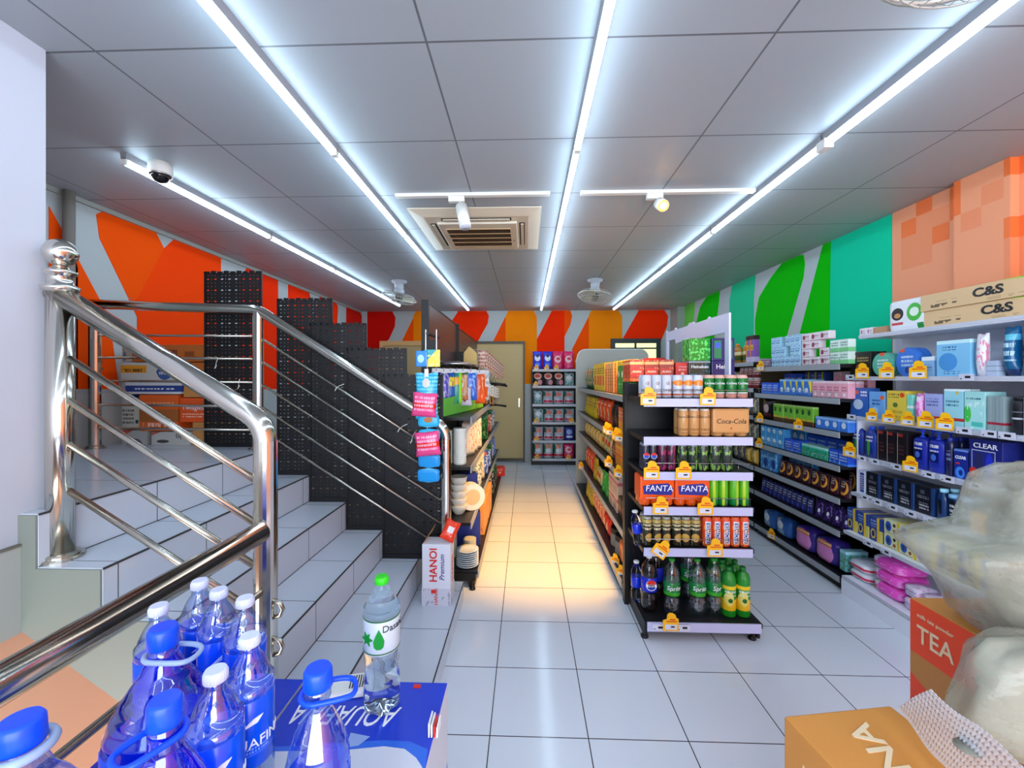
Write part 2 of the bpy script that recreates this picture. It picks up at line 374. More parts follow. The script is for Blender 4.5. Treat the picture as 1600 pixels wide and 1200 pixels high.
b = MB(); b.tube([(-2.87, YR, 1.94), (-2.3, YR, 1.915)] + arc((-1.71, YR, 1.895), (-2.8, YR, 1.93), (-.52, YR, 1.14), .05) + arc((-.503, YR, 1.14), (-1.71, YR, 1.895), (-.503, YR, .5), .07) + [(-.503, YR, 1.0)], .031, STEEL, 16); part('handrail', b, e)
for x, z0, z1 in ((-2.79, 1.0, 1.93), (-1.71, .82 + .18, 1.88), (-.503, .12, 1.07)):
    b = MB(); b.tube([(x, YR, z0), (x, YR, z1)], .032, STEEL, 16); flange(b, x, YR, z0, .032); part('post', b, e)
for z in (1.735, 1.59, 1.44, 1.285, 1.135):
    b = MB(); b.tube([(-2.77, YR, z), (-1.74, YR, z - .01)], .008, STEEL2, 8); part('rod', b, e)
for z in (1.71, 1.565, 1.42, 1.275, 1.13):
    b = MB(); b.tube([(-1.69, YR, z), (-.53, YR, z - .735)], .008, STEEL2, 8); part('rod', b, e)

# perforated black panels leaning behind the rail, one on each step
def peg_mat(name='perforated_black'):
    if name in MATS: return MATS[name]
    m_, nt, b = _new(name); g = NT(nt); vec, (x, y, z) = g.coord('Object')
    b.inputs['Base Color'].default_value = lin('#07070B'); b.inputs['Roughness'].default_value = .55
    cx = g.m('MULTIPLY', g.m('FRACT', g.m('DIVIDE', g.m('ADD', x, 9.6), .096)), .096); row = g.m('DIVIDE', g.m('ADD', z, 7.35), .0245)
    dz = g.m('MULTIPLY', g.m('SUBTRACT', g.m('FRACT', row), .5), .0245); arrow = g.m('LESS_THAN', g.m('FRACT', g.m('DIVIDE', g.m('FLOOR', row), 3.0)), .2)
    def hole(c, rx, rz):
        return g.m('LESS_THAN', g.m('ADD', g.m('POWER', g.m('ABSOLUTE', g.m('DIVIDE', g.m('SUBTRACT', cx, c), rx)), 2.0), g.m('POWER', g.m('ABSOLUTE', g.m('DIVIDE', dz, rz)), 2.0)), 1.0)
    small = g.m('MAXIMUM', hole(.024, .0027, .0027), g.m('MAXIMUM', hole(.0485, .0027, .0027), hole(.073, .0027, .0027)))
    big = g.m('MULTIPLY', arrow, g.m('MAXIMUM', hole(.023, .0095, .0038), hole(.074, .0095, .0038)))
    f = g.m('MAXIMUM', small, big)
    tr = nt.nodes.new('ShaderNodeBsdfTransparent'); mx = nt.nodes.new('ShaderNodeMixShader'); out = nt.nodes['Material Output']
    nt.links.new(f, mx.inputs[0]); nt.links.new(b.outputs[0], mx.inputs[1]); nt.links.new(tr.outputs[0], mx.inputs[2]); nt.links.new(mx.outputs[0], out.inputs[0]); MATS[name] = m_; return m_
PEG = peg_mat()
stepn = ['on the top landing', 'on the first step below the landing', 'on the second step below the landing', 'on the third step below the landing', 'on the lowest full step']
for i, (x0, x1, zb, zt, y) in enumerate([(-2.14, -1.75, 1.0, 2.165, 2.70), (-1.64, -1.27, .82, 1.98, 2.69), (-1.415, -1.04, .65, 1.815, 2.675), (-1.165, -.77, .475, 1.65, 2.66), (-.92, -.53, .30, 1.48, 2.645)]):
    W = x1 - x0; H = zt - zb
    e = empty('perforated_panel', (x0, y, zb), 'tall black perforated back panel standing ' + stepn[i], 'panel', 'perforated panels on the stairs')
    b = MB(); b.box(.012, W - .012, -.001, .001, .0, H - .01, PEG); b.build('perforated_sheet', e)
    b = MB()
    for xx in (0, W - .012): b.box(xx, xx + .012, -.006, .006, 0, H, BLACK)
    n = 9
    for k in range(n): b.box(W * k / n + .004, W * (k + 1) / n - .008, -.006, .006, H - .014, H + .004 * (k % 2), BLACK)
    b.box(.012, W - .012, -.006, .006, 0, .03, BLACK)
    b.build('frame', e)
# zip ties left on the rods
for k, (x, z, dx, dz) in enumerate([(-1.98, 1.53, .03, .05), (-1.83, 1.40, .02, .05), (-1.20, 1.39, .06, .03), (-.80, 1.13, .06, .04), (-.72, 1.06, .03, .06)]):
    b = MB(); b.tube([(x, YR - .012, z), (x + dx * .4, YR - .02, z + dz * .6), (x + dx, YR - .03, z + dz)], .0018, PLW, 6); b.tube([(x - .006, YR - .012, z - .012), (x + .006, YR - .012, z + .01)], .003, PLW, 6)
    tag(b.build('cable_tie'), ['loose white cable tie on the landing rods beside the tallest panel', 'white cable tie on the landing rods beside the middle post', 'white cable tie high on the sloping rods near the middle post', 'long white cable tie on the sloping rods above the bottom end', 'short white cable tie lowest on the sloping rods'][k], 'cable tie', 'cable ties on the far railing')

# ================================================================== CEILING THINGS
TUBE = mat('lit_tube', '#FFFFFF', .4, emit=(.62, .82, 1.0), es=TUBE_POWER)
HOUS = mat('batten_housing', '#8E9096', .4)
rows = [('first', [(-2.08, 2.08, -2.04, 3.24), (-2.04, 3.25, -2.01, 4.29), (-2.01, 4.3, -1.985, 5.34), (-1.985, 5.35, -1.96, 6.39)]),
        ('second', [(-.955, y, -.955, y + 1.19) for y in (-2.75, -1.55, -.35, .85, 2.05, 3.25, 4.45, 5.65)]),
        ('third', [(.25, y, .25, y + 1.19) for y in (-2.75, -1.55, -.35, .85, 2.05, 3.25, 4.45, 5.65)]),
        ('fourth', [(1.432, y, 1.432, y + 1.19) for y in (-2.75, -1.55, -.35, .85, 2.05, 3.25, 4.45, 5.65)])]
for rn, tubes in rows:
    N = len(tubes)
    for k, (x0, y0, x1, y1) in enumerate(tubes):
        e = empty('batten_light', (x0, y0, C), f'{ORD[N - 1 - k]} lit tube light from the back wall in the {rn} ceiling row from the stairs', 'ceiling light', 'tube lights on the ceiling')
        dx, L = x1 - x0, y1 - y0
        b = MB(); b.add([(-.018, 0, 0), (.018, 0, 0), (dx + .018, L, 0), (dx - .018, L, 0), (-.014, 0, -.034), (.014, 0, -.034), (dx + .014, L, -.034), (dx - .014, L, -.034)], [(0, 3, 2, 1), (4, 5, 6, 7), (0, 1, 5, 4), (1, 2, 6, 5), (2, 3, 7, 6), (3, 0, 4, 7)], HOUS); b.build('housing', e)
        b = MB(); b.tube([(0, .012, -.048), (dx, L - .012, -.048)], .0155, TUBE, 12); b.build('tube', e)
        for yy, xx in ((.006, 0), (L - .006, dx)):
            b = MB(); b.box(xx - .014, xx + .014, yy - .006, yy + .006, -.062, -.03, PLW); b.build('end_cap', e)
b = MB(); b.box(-.022, .022, -.03, .03, -.075, -.03, PLW, bev=.004); tag(b.build('tube_connector', None, (1.432, 2.045, C)), 'white joint box hanging between two tubes of the fourth light row', 'connector')
# cassette air conditioner
e = empty('air_conditioner', (-.355, 3.28, C), 'square beige ceiling cassette air conditioner with dark slatted grille', 'air conditioner')
ACB = mat('cassette_panel', '#D6CDB8', .4)
b = MB(); S = .46; z = -.035
b.add([(-S, -S, -.004), (S, -S, -.004), (S, S, -.004), (-S, S, -.004), (-S, -S, -.012), (S, -S, -.012), (S, S, -.012), (-S, S, -.012), (-.37, -.37, z), (.37, -.37, z), (.37, .37, z), (-.37, .37, z)],
      [(0, 1, 5, 4), (1, 2, 6, 5), (2, 3, 7, 6), (3, 0, 4, 7), (4, 5, 9, 8), (5, 6, 10, 9), (6, 7, 11, 10), (7, 4, 8, 11), (8, 9, 10, 11), (0, 3, 2, 1)], ACB); b.build('panel', e)
b = MB(); b.box(-.29, .29, -.29, .29, z - .022, z, ACB, bev=.02); b.build('intake_frame', e)
b = MB(); b.box(-.235, .235, -.2, .2, z - .0235, z - .0215, DARK)
for i in range(40): x = -.235 + .47 * i / 39; b.box(x - .0024, x + .0024, -.2, .2, z - .028, z - .0225, mat('brown_slat', '#6A5138', .5))
for i in range(5): y = -.2 + .1 * i; b.box(-.24, .24, y - .004, y + .004, z - .0295, z - .024, mat('grille_bar', '#CFB58A', .5))
b.build('grille', e)
for k in range(4):
    a = k * PI / 2; b = MB(); M = Matrix.Rotation(a, 4, 'Z')
    b.box(-.25, .25, -.345, -.305, z - .004, z - .0005, DARK, M); b.box(-.24, .24, -.338, -.315, z - .010, z - .004, ACB, M); b.build('air_vent', e)
b = MB(); b.box(.255, .265, .06, .1, z - .0245, z - .021, mat('label_grey', '#8A8578', .5)); b.build('badge', e)
# track rails with spot heads
for x0, x1, y, lab in ((-.83, .15, 2.62, 'white lighting track in front of the air conditioner'), (.34, 1.41, 2.62, 'white lighting track between the third and fourth light rows')):
    b = MB(); b.box(x0, x1, y - .017, y + .017, C - .02, C, PLW); tag(b.build('lighting_track'), lab, 'lighting track', 'lighting tracks')
def spot(x, y, ax, lit, lab):
    e = empty('track_spotlight', (x, y, C - .02), lab, 'spotlight', None)
    b = MB(); b.box(-.05, .05, -.016, .016, -.035, 0, PLW, bev=.003); b.build('adapter', e)
    b = MB(); b.tube([(.02, 0, -.035), (.03, 0, -.07)], .008, PLW, 8); b.build('stem', e)
    d = Vector(ax).normalized(); p0 = Vector((.03, 0, -.06)); L = .155 if not lit else .07
    b = MB(); b.tube([p0, p0 + d * L], .036, PLW, 20); b.build('lamp_head', e)
    b = MB(); q = p0 + d * (L + .0005); b.tube([q, q + d * .002], .033, mat('warm_lens', '#FFB060', .3, emit=(1, .32, .04), es=2.2) if lit else mat('unlit_lens', '#C8CCD8', .1), 20); b.build('lens', e)
    if lit:
        b = MB(); b.tube([q + d * .002, q + d * .004], .019, mat('warm_core', '#FFE0A0', .3, emit=(1, .62, .25), es=30), 20); b.build('lamp_core', e)
    return e, q
spot(-.44, 2.62, (.22, -.25, -1), False, 'unlit white cylinder spotlight hanging in front of the air conditioner')
e, q = spot(.80, 2.62, (.05, -.62, -.42), True, 'glowing warm orange spotlight on the second ceiling track')
ld = bpy.data.lights.new('warm_spot', 'SPOT'); ld.energy = 330; ld.color = (1, .50, .09); ld.spot_size = math.radians(60); ld.spot_blend = .7; ld.shadow_soft_size = .05
lo = link('warm_spot', ld); lo.location = (.70, 2.75, 2.50); lo.rotation_euler = (Vector((.20, 3.85, 0)) - Vector((.70, 2.75, 2.5))).to_track_quat('-Z', 'Y').to_euler()
# dome camera
e = empty('dome_camera', (-1.99, 2.20, C), 'white dome security camera beside the first light row', 'camera')
b = MB(); b.lathe([(.052, 0), (.055, -.03), (.056, -.05), (.05, -.062)], PLW, n=24); b.build('housing', e)
b = MB(); b.lathe([(.044, -.06), (.042, -.075), (.03, -.094), (.012, -.103), (1e-5, -.105)], mat('smoked_dome', '#15161A', .05), n=24); b.build('dome', e)
b = MB(); b.tube([(.047 * math.cos(a), .047 * math.sin(a), -.063) for a in [2 * PI * i / 24 for i in range(24)]], .005, CHROME, 8, True); b.build('trim_ring', e)
# orbit fans
def orbit_fan(loc, tilt, lab, drop=.17, col=PLW):
    e = empty('orbit_fan', loc, lab, 'fan', 'orbit fans on the ceiling')
    b = MB(); b.lathe([(.09, 0), (.09, -.015), (.055, -.03), (.05, -.10), (.06, -.11), (.06, -.15), (.03, -.165)], mat('fan_mount_grey', '#A8AEB8', .3), n=20); b.build('mount', e)
    R = Matrix.Translation((0, 0, -drop - .03)) @ Matrix.Rotation(tilt[0], 4, 'X') @ Matrix.Rotation(tilt[1], 4, 'Y')
    W1 = mat('fan_grille_wire', '#C9C9C0', .3, .4)
    b = MB()
    for r, z, t in ((.205, 0, .006), (.17, -.04, .002), (.12, -.055, .002), (.07, -.06, .002), (.17, .04, .002), (.1, .05, .002)):
        b.tube([R @ Vector((r * math.cos(a), r * math.sin(a), z)) for a in [2 * PI * i / 28 for i in range(28)]], t, W1, 6, True)
    for i in range(36):
        a = 2 * PI * i / 36; ca, sa = math.cos(a), math.sin(a)
        for s in (-1, 1): b.tube([R @ Vector((.205 * ca, .205 * sa, 0)), R @ Vector((.17 * ca, .17 * sa, s * .04)), R @ Vector((.04 * ca, .04 * sa, s * .06))], .0011, W1, 4)
    b.build('guard', e)
    b = MB(); b.sphere((0, 0, 0), .045, mat('fan_motor', '#55504A', .4), 12, 1.1); b.v = [tuple(R @ Vector(v)) for v in b.v]; b.build('motor', e)
    for k in range(3):
        b = MB(); a0 = k * 2 * PI / 3; vs = []
        for r, hw, zt in ((.03, .02, .006), (.08, .05, .012), (.13, .065, .014), (.175, .05, .01)):
            for s in (-1, 1):
                a = a0 + s * hw / r * .6; vs.append(R @ Vector((r * math.cos(a), r * math.sin(a), s * zt)))
        b.add(vs, [(0, 1, 3, 2), (2, 3, 5, 4), (4, 5, 7, 6)], mat('fan_blade', '#B9B39A', .4), True); b.build('blade', e)
orbit_fan((-1.53, 4.97, C), (.25, .30), 'ceiling orbit fan near the stair side light row')
orbit_fan((.82, 4.98, C), (-.12, .14), 'ceiling orbit fan between the third and fourth light rows')
orbit_fan((.835, .715, C), (0, 0), 'ceiling orbit fan nearest the viewer at the top edge', .335)

# ================================================================== PACKAGED GOODS
def sh_carton(w, d, h, m, **k): return MB().box(-w / 2, w / 2, -d / 2, d / 2, 0, h, m, bev=k.get('bev', .003))
def sh_pouch(w, d, h, m, stand=True, lean=0, **k):
    b = MB(); nu, nv = 8, 9; vs = []; rnd = random.Random(int(w * 9999 + h * 777))
    for s in (-1, 1):
        for j in range(nv + 1):
            v = j / nv
            pv = (min(1, (1 - v) * 1.25) ** .6 if stand else max(0, math.sin(PI * v)) ** .55) * (0 if v > .93 else 1)
            for i in range(nu + 1):
                u = i / nu; pu = max(0, math.sin(PI * u)) ** .5
                t = d / 2 * pu * pv + .0008 + (rnd.random() - .5) * d * .10 * pu * (pv > 0)
                x = (u - .5) * w * (1 - .07 * math.sin(PI * v)); vs.append((x, s * t + lean * v * h, v * h + (.003 * math.sin(u * 9) if v > .93 else 0)))
    n1 = (nu + 1) * (nv + 1); fs = []
    for s in (0, 1):
        for j in range(nv):
            for i in range(nu):
                a = s * n1 + j * (nu + 1) + i; fs.append((a, a + 1, a + nu + 2, a + nu + 1) if s == 0 else (a, a + nu + 1, a + nu + 2, a + 1))
    for j in range(nv):
        for i in (0, nu):
            a = j * (nu + 1) + i; c = a + n1; fs.append((a, a + nu + 1, c + nu + 1, c))
    for i in range(nu):
        for j in (0, nv):
            a = j * (nu + 1) + i; c = a + n1; fs.append((a, c, c + 1, a + 1))
    return b.add(vs, fs, m, True)
def sh_soft(w, d, h, m, **k):
    """soft wrapped pack with rounded bulging sides"""
    b = MB(); vs = []; n, r = 20, 9; rnd = random.Random(int(w * 991 + d * 77))
    for j in range(r + 1):
        v = -1 + 2 * j / r; f = (1 - abs(v) ** 5) ** .3 if abs(v) < 1 else 0.0
        for i in range(n):
            a = 2 * PI * i / n; ca, sa = math.cos(a), math.sin(a); q = 1 / (abs(ca) ** 5 + abs(sa) ** 5) ** .2; q *= 1 + (rnd.random() - .5) * .05
            vs.append((w / 2 * f * ca * q, d / 2 * f * sa * q, h / 2 * (1 + v)))
    fs = [(j * n + i, j * n + (i + 1) % n, (j + 1) * n + (i + 1) % n, (j + 1) * n + i) for j in range(r) for i in range(n)]
    return b.add(vs, fs, m, True)
def sh_bottle(w, d, h, m, shoulder=.72, neck=.32, foot=.0, sq=0, **k):
    r = w / 2; p = [(r * .86, 0), (r, h * .03)]
    if foot: p += [(r * .98, h * .3), (r * .92, h * .42), (r, h * .55)]
    p += [(r, h * shoulder * .9), (r * .97, h * shoulder), (r * .8, h * (shoulder + (1 - shoulder) * .4)), (r * neck, h * (shoulder + (1 - shoulder) * .7)), (r * neck, h * .94)]
    return MB().lathe(p, m, n=16, sy=d / w, sq=sq)
def cap_for(w, d, h, m, neck=.32, tall=.12, **k):
    r = w / 2 * neck * 1.15; return MB().lathe([(r, h * .9), (r, h * (.9 + tall * .9)), (r * .85, h * (.9 + tall))], m, n=14)
def pump_for(w, d, h, m, **k):
    b = MB(); r = w * .16; b.lathe([(r, h * .9), (r, h * .98), (r * .4, h * 1.0), (r * .35, h * 1.12), (r * .9, h * 1.13), (r * .9, h * 1.17)], m, n=12)
    return b.box(-w * .42, 0, -r * .6, r * .6, h * 1.135, h * 1.17, m)
def sh_disc(w, d, h, m, **k):
    b = MB(); n = 24; b.prism([(w / 2 * math.cos(2 * PI * i / n), h / 2 + h / 2 * math.sin(2 * PI * i / n)) for i in range(n)], 'y', -d / 2, d / 2, m); return b
def sh_can(w, d, h, m, **k):
    r = w / 2; return MB().lathe([(r * .8, 0), (r, h * .05), (r, h * .9), (r * .82, h * .97), (r * .84, h), (r * .78, h * .985)], m, n=16)
def sh_cups(w, d, h, m, **k):
    b = MB(); p = []; n = 16
    for i in range(n):
        z = h * i / n; p += [(w / 2 * .93, z), (w / 2, z + h / n * .8), (w / 2, z + h / n * .9)]
    return b.lathe(p + [(w / 2 * .9, h)], m, n=20)
def sh_bowls(w, d, h, m, n=4, **k):
    b = MB(); s = h / (n + .6)
    for i in range(n):
        z = i * s; b.lathe([(w * .25, z), (w * .27, z + .004), (w * .42, z + s * .6), (w * .5, z + s * 1.35), (w * .49, z + s * 1.38), (w * .38, z + s * .7), (1e-5, z + s * .35)], m, n=22)
    return b
def sh_plates(w, d, h, m, n=9, **k):
    b = MB(); s = h / n
    for i in range(n): z = i * s; b.lathe([(w * .3, z), (w * .36, z + s * .2), (w * .5, z + s * .95), (w * .5, z + s * 1.05), (w * .34, z + s * .5), (1e-5, z + s * .45)], m, n=24)
    return b
SH = dict(carton=sh_carton, pouch=sh_pouch, bag=lambda *a, **k: sh_pouch(*a, stand=False, **k), soft=sh_soft, bottle=sh_bottle, disc=sh_disc, can=sh_can, cups=sh_cups, bowls=sh_bowls, plates=sh_plates)
PR = {}
def pr(key, name, desc, cat, shape, dims, base, ops=(), rough=.38, cap=None, pump=None, txt=None, **k):
    m = pkg('print_' + key, base, list(ops), rough) if not hasattr(base, 'node_tree') else base
    PR[key] = dict(name=name, desc=desc, cat=cat, dims=dims, me=SH[shape](*dims, m, **k).mesh(name), kids=[])
    if cap: PR[key]['kids'].append(('cap', cap_for(*dims, mat('cap_' + cap, cap, .35), **k).mesh('cap'), (0, 0, 0), 0, cap))
    if pump: PR[key]['kids'].append(('pump', pump_for(*dims, mat('cap_' + pump, pump, .35)).mesh('pump'), (0, 0, 0), 0, pump))
    for t, size, mm, z, *sx in (txt or []):
        PR[key]['kids'].append(('lettering', text_mesh(t, size, mm, .15 if sx and sx[0] == 's' else 0, .0004), (0, -dims[1] / 2 - .0008, z), 1, None))
def put(key, loc, rz, label, group=None, sx=1, sz=1, sy=1, tilt=0):
    p = PR[key]; o = link(p['name'], p['me'], None, loc, rz, label, p['cat'], group); o.scale = (sx, sy, sz)
    if tilt: o.rotation_euler = (tilt, 0, rz)
    for nm, me, l, r, _ in p['kids']: link(nm, me, o, l, rot=(PI / 2, 0, 0) if r else None)
    return o
USED = {}
LAYN = {4: ['bottom layer ', 'second layer ', 'third layer ', 'top layer '], 1: [''], 2: ['lower layer ', 'upper layer '], 3: ['bottom layer ', 'middle layer ', 'top layer ']}
def run(where, items, z, rz, X=None, Y=None, inset=.02, end='far end', v=500):
    """lay rows of goods along a shelf whose front edge lies in the plane X or Y"""
    cnt = {}
    for it in items: cnt[it[0]] = cnt.get(it[0], 0) + it[3]
    seen = {}
    for it in items:
        key, u0, u1, n = it[:4]; o = it[4] if len(it) > 4 else {}
        layers, rows, hh = o.get('layers', 1), o.get('rows', 1), o.get('h'); p = PR[key]; w, d, h = p['dims']
        sz = hh / h if hh else 1.0
        if X is not None: a0, a1 = P(u0, v, X=X).y, P(u1, v, X=X).y
        else: a0, a1 = P(u0, v, Y=Y).x, P(u1, v, Y=Y).x
        step = (a1 - a0) / n; sx = abs(step) * .96 / w; dd = d * o.get('sy', 1)
        order = range(n) if not o.get('rev') else range(n - 1, -1, -1)
        for k in order:
            a = a0 + step * (k + .5); idx = seen.get(key, 0); seen[key] = idx + 1
            for L in range(layers):
                if L and o.get('gap', 0) and (k * 7 + L * 3) % o['gap'] == 0: continue
                for r in range(rows):
                    off = inset + dd / 2 + r * (dd + .004) + random.uniform(0, .006)
                    if X is not None: loc = (X + off * (1 if rz < 0 else -1), a, z + L * h * sz * 1.005)
                    else: loc = (a, Y + off, z + L * h * sz * 1.005)
                    rw = '' if rows == 1 else ('front row, ' if r == 0 else ('rear row, ' if rows == 2 else ORD[r] + ' row back, '))
                    lab = (f"{ORD[idx]} {p['desc']} from the {end}, " if cnt[key] > 1 else f"{p['desc']}, ") + LAYN[layers][L] + ('' if rows == 1 else rw) + where
                    lab = lab.replace('layer front', 'layer, front').replace('layer rear', 'layer, rear').replace('layer ', 'layer of ' if rows == 1 else 'layer ')
                    put(key, loc, rz + random.uniform(-.03, .03), lab, (p['desc'] + ' items, ' + where) if cnt[key] * layers * rows > 1 else None, sx, sz, o.get('sy', 1), o.get('tilt', 0))

# ---- shelving units
def lip(b, x0, x1, y0, y1, z, h=.042, m=LIPW):
    b.box(min(x0, x1), max(x0, x1), min(y0, y1), max(y0, y1), z - h, z, m)
def guard(b, A, B, z, h, n):
    A, B = Vector(A), Vector(B); b.tube([A + Vector((0, 0, z)), A + Vector((0, 0, z + h)), B + Vector((0, 0, z + h)), B + Vector((0, 0, z))], .0016, CHROME, 5)
    for i in range(1, n): p = A.lerp(B, i / n); b.tube([p + Vector((0, 0, z)), p + Vector((0, 0, z + h))], .0011, CHROME, 4)
def shelf_X(e, z, xf, xb, y0, y1, lm, sm, rail_h=.042, wires=0, tick=.018):
    """shelf whose front edge runs in depth"""
    s = 1 if xb > xf else -1; l = e.location
    b = MB(); b.box(min(xf + s * .006, xb), max(xf + s * .006, xb), y0, y1, z - tick - .006, z - .0015, sm); o = b.build('shelf', e, (-l.x, -l.y, -l.z))
    b = MB(); lip(b, xf, xf + s * .008, y0, y1, z, rail_h, lm); b.build('price_rail', o)
    if wires:
        b = MB(); guard(b, (xf + s * .012, y0 + .01, 0), (xf + s * .012, y1 - .01, 0), z - .008, wires, int(abs(y1 - y0) / .045)); b.build('wire_guard', o)
    return o
def shelf_Y(e, z, yf, yb, x0, x1, lm, sm, rail_h=.042, wires=0):
    l = e.location
    b = MB(); b.box(x0, x1, yf + .006, yb, z - .026, z - .0015, sm); o = b.build('shelf', e, (-l.x, -l.y, -l.z))
    b = MB(); lip(b, x0 + .006, x1 - .01, yf, yf + .008, z, rail_h, lm); b.build('price_rail', o)
    if wires:
        b = MB(); guard(b, (x0 + .02, yf + .012, 0), (x1 - .02, yf + .012, 0), z - .008, wires, 9); b.build('wire_guard', o)
    return o

# central gondola (left face toward the middle aisle)
e = empty('gondola_shelving', (.95, 4.0, 0), 'long black double-sided gondola of orange and yellow snacks in the middle', 'shelving')
b = MB(); b.box(.945, .965, 2.77, 5.36, .05, 1.38, BLACK2); part('back_panel', b, e)
for y in (2.774, 4.05, 5.345):
    b = MB(); b.box(.93, .98, y - .012, y + .012, .0, 1.42, BLACK); part('upright', b, e)
for xf, xb in ((.66, .94), (1.30, .97)):
    for i, z in enumerate((1.335, 1.035, .78, .405)):
        for y0, y1 in ((2.785, 4.045), (4.055, 5.335)): shelf_X(e, z, xf, xb, y0, y1, LIPG, BLACK2)
    shelf_X(e, .115, xf - (.03 if xf < 1 else -.0), xb, 2.785, 5.335, LIPG, BLACK2, .05)
    b = MB(); s = 1 if xb > xf else -1; b.box(min(xf + s * .03, xf + s * .05), max(xf + s * .03, xf + s * .05), 2.785, 5.335, .0, .07, BLACK); part('kick_plate', b, e)
b = MB(); b.box(.655, .945, 2.762, 2.78, .04, 1.42, BLACK2); part('end_panel', b, e)
e = empty('end_panel_board', (1.08, 5.38, 0), 'grey end board with rounded top corners behind the orange snacks gondola', 'board')
pts = [(.64, 0), (1.56, 0), (1.56, 1.72)] + [(1.46 + .1 * math.cos(a), 1.72 + .1 * math.sin(a)) for a in (PI / 8, PI / 4, 3 * PI / 8, PI / 2)] + [(.76 - .1 * math.sin(a) - .0, 1.72 + .1 * math.cos(a)) for a in (0, PI / 8, PI / 4, 3 * PI / 8, PI / 2)] + [(.64, 1.66)]
b = MB(); b.prism(pts, 'y', 5.37, 5.385, mat('grey_laminate', '#A9ABA4', .4)); part('board', b, e)
b = MB(); b.tube([(p[0], 5.377, p[1]) for p in pts[2:]], .009, mat('pale_edge_trim', '#C9CCC8', .4), 8); part('edge_trim', b, e)

# drinks endcap facing the viewer
e = empty('endcap_shelving', (.96, 2.55, 0), 'black endcap shelving unit filled with canned and bottled drinks', 'shelving')
b = MB(); b.box(.655, 1.265, 2.735, 2.755, .05, 1.42, BLACK2); part('back_panel', b, e)
for x in (.648, 1.272):
    b = MB(); b.box(x - .014, x + .014, 2.70, 2.755, .0, 1.43, BLACK); part('upright', b, e)
EZ = (1.343, 1.13, .935, .74, .51)
for z in EZ: shelf_Y(e, z, 2.34, 2.73, .65, 1.262, LIPW, BLACK2, .045, .055 if z > .5 and z != 1.13 else 0)
shelf_Y(e, .105, 2.325, 2.73, .665, 1.30, LIPW, BLACK2, .05)
for xx in (.66, 1.275):
    b = MB(); b.box(xx, xx + .015, 2.34, 2.73, .02, .10, BLACK); part('base_side', b, e)
for x in (.668, 1.262):
    b = MB(); b.lathe([(.022, 0), (.02, .012), (.008, .016), (.008, .05)], BLACK, (x, 2.37), 14); part('levelling_foot', b, e)

# grey wall rack along the right wall, white rack nearer
def wall_rack(name, y0, y1, lab, zs, xs, lm, sm, um, n_bays, cat='shelving', wires=(), rail=.04, tick=.018):
    e = empty(name, (2.4, (y0 + y1) / 2, 0), lab, cat)
    b = MB(); b.box(2.53, 2.545, y0, y1, .05, zs[0] - .0, um if name != 'wall_shelving_white' else RACKW); part('back_panel', b, e)
    for i in range(n_bays + 1):
        y = y0 + (y1 - y0) * i / n_bays; b = MB(); b.box(2.49, 2.53, y - .012, y + .012, 0, zs[0] + .03, um); part('upright', b, e)
        if i < n_bays: b = MB()
    for z, xf in zip(zs, xs):
        shelf_X(e, z, xf, 2.53, y0 + .005, y1 - .005, lm, sm, rail, .05 if z in wires else 0, tick)
    b = MB(); b.box(xs[-1] + .03, xs[-1] + .05, y0, y1, 0, zs[-1] - .05, um); part('kick_plate', b, e)
    return e
GZ = (1.555, 1.315, 1.083, .85, .625, .402, .09)
wall_rack('wall_shelving', 2.93, 4.0, 'grey-railed black wall shelving between the white rack and the drinks endcap', GZ, [2.15] * 7, LIPG, BLACK2, BLACK, 1, wires=(1.555, 1.315, .85))
wall_rack('wall_shelving', 4.02, 6.2, 'black wall shelving farther back under the green mural', (1.61, 1.36, 1.10, .85, .62, .4, .09), [2.15] * 7, LIPG, BLACK2, BLACK, 2)
WZ = (1.745, 1.467, 1.20, .938, .69, .43, .122)
WX = (2.25, 2.21, 2.20, 2.20, 2.20, 2.15, 2.14)
e = wall_rack('wall_shelving', 1.35, 2.90, 'white wall rack of toiletries with boxed tissues on top', WZ, WX, mat('white_rack_rail', '#C9CAD6', .35), RACKW, RACKW, 1, rail=.018)
b = MB(); b.box(2.14, 2.155, 1.35, 2.9, .0, .10, RACKW); part('base_front', b, e)
b = MB(); b.box(2.155, 2.53, 2.885, 2.899, .0, .12, RACKW); b.box(2.24, 2.53, 2.886, 2.898, .45, 1.2, RACKW); part('gable_panel', b, e)
b = MB(); b.box(2.3, 2.53, 1.955, 1.968, .70, 1.72, RACKW); part('divider_panel', b, e)

# laundry rack by the back wall
e = empty('laundry_shelving', (.48, 7.1, 0), 'white-railed laundry powder shelving standing against the back wall', 'shelving')
LZ = (1.60, 1.325, 1.02, .72, .415, .115)
b = MB(); b.box(.1, .86, 7.2, 7.22, .02, 1.62, BLACK2); part('back_panel', b, e)
for x in (.095, .865): b = MB(); b.box(x - .01, x + .01, 6.97, 7.22, 0, 1.6, BLACK); part('side_panel', b, e)
for z in LZ: shelf_Y(e, z, 6.93, 7.2, .1, .86, mat('laundry_rail', '#C4C9D2', .35), BLACK2, .04)
b = MB(); b.box(.1, .86, 6.99, 7.0, 0, .08, BLACK); part('kick_plate', b, e)

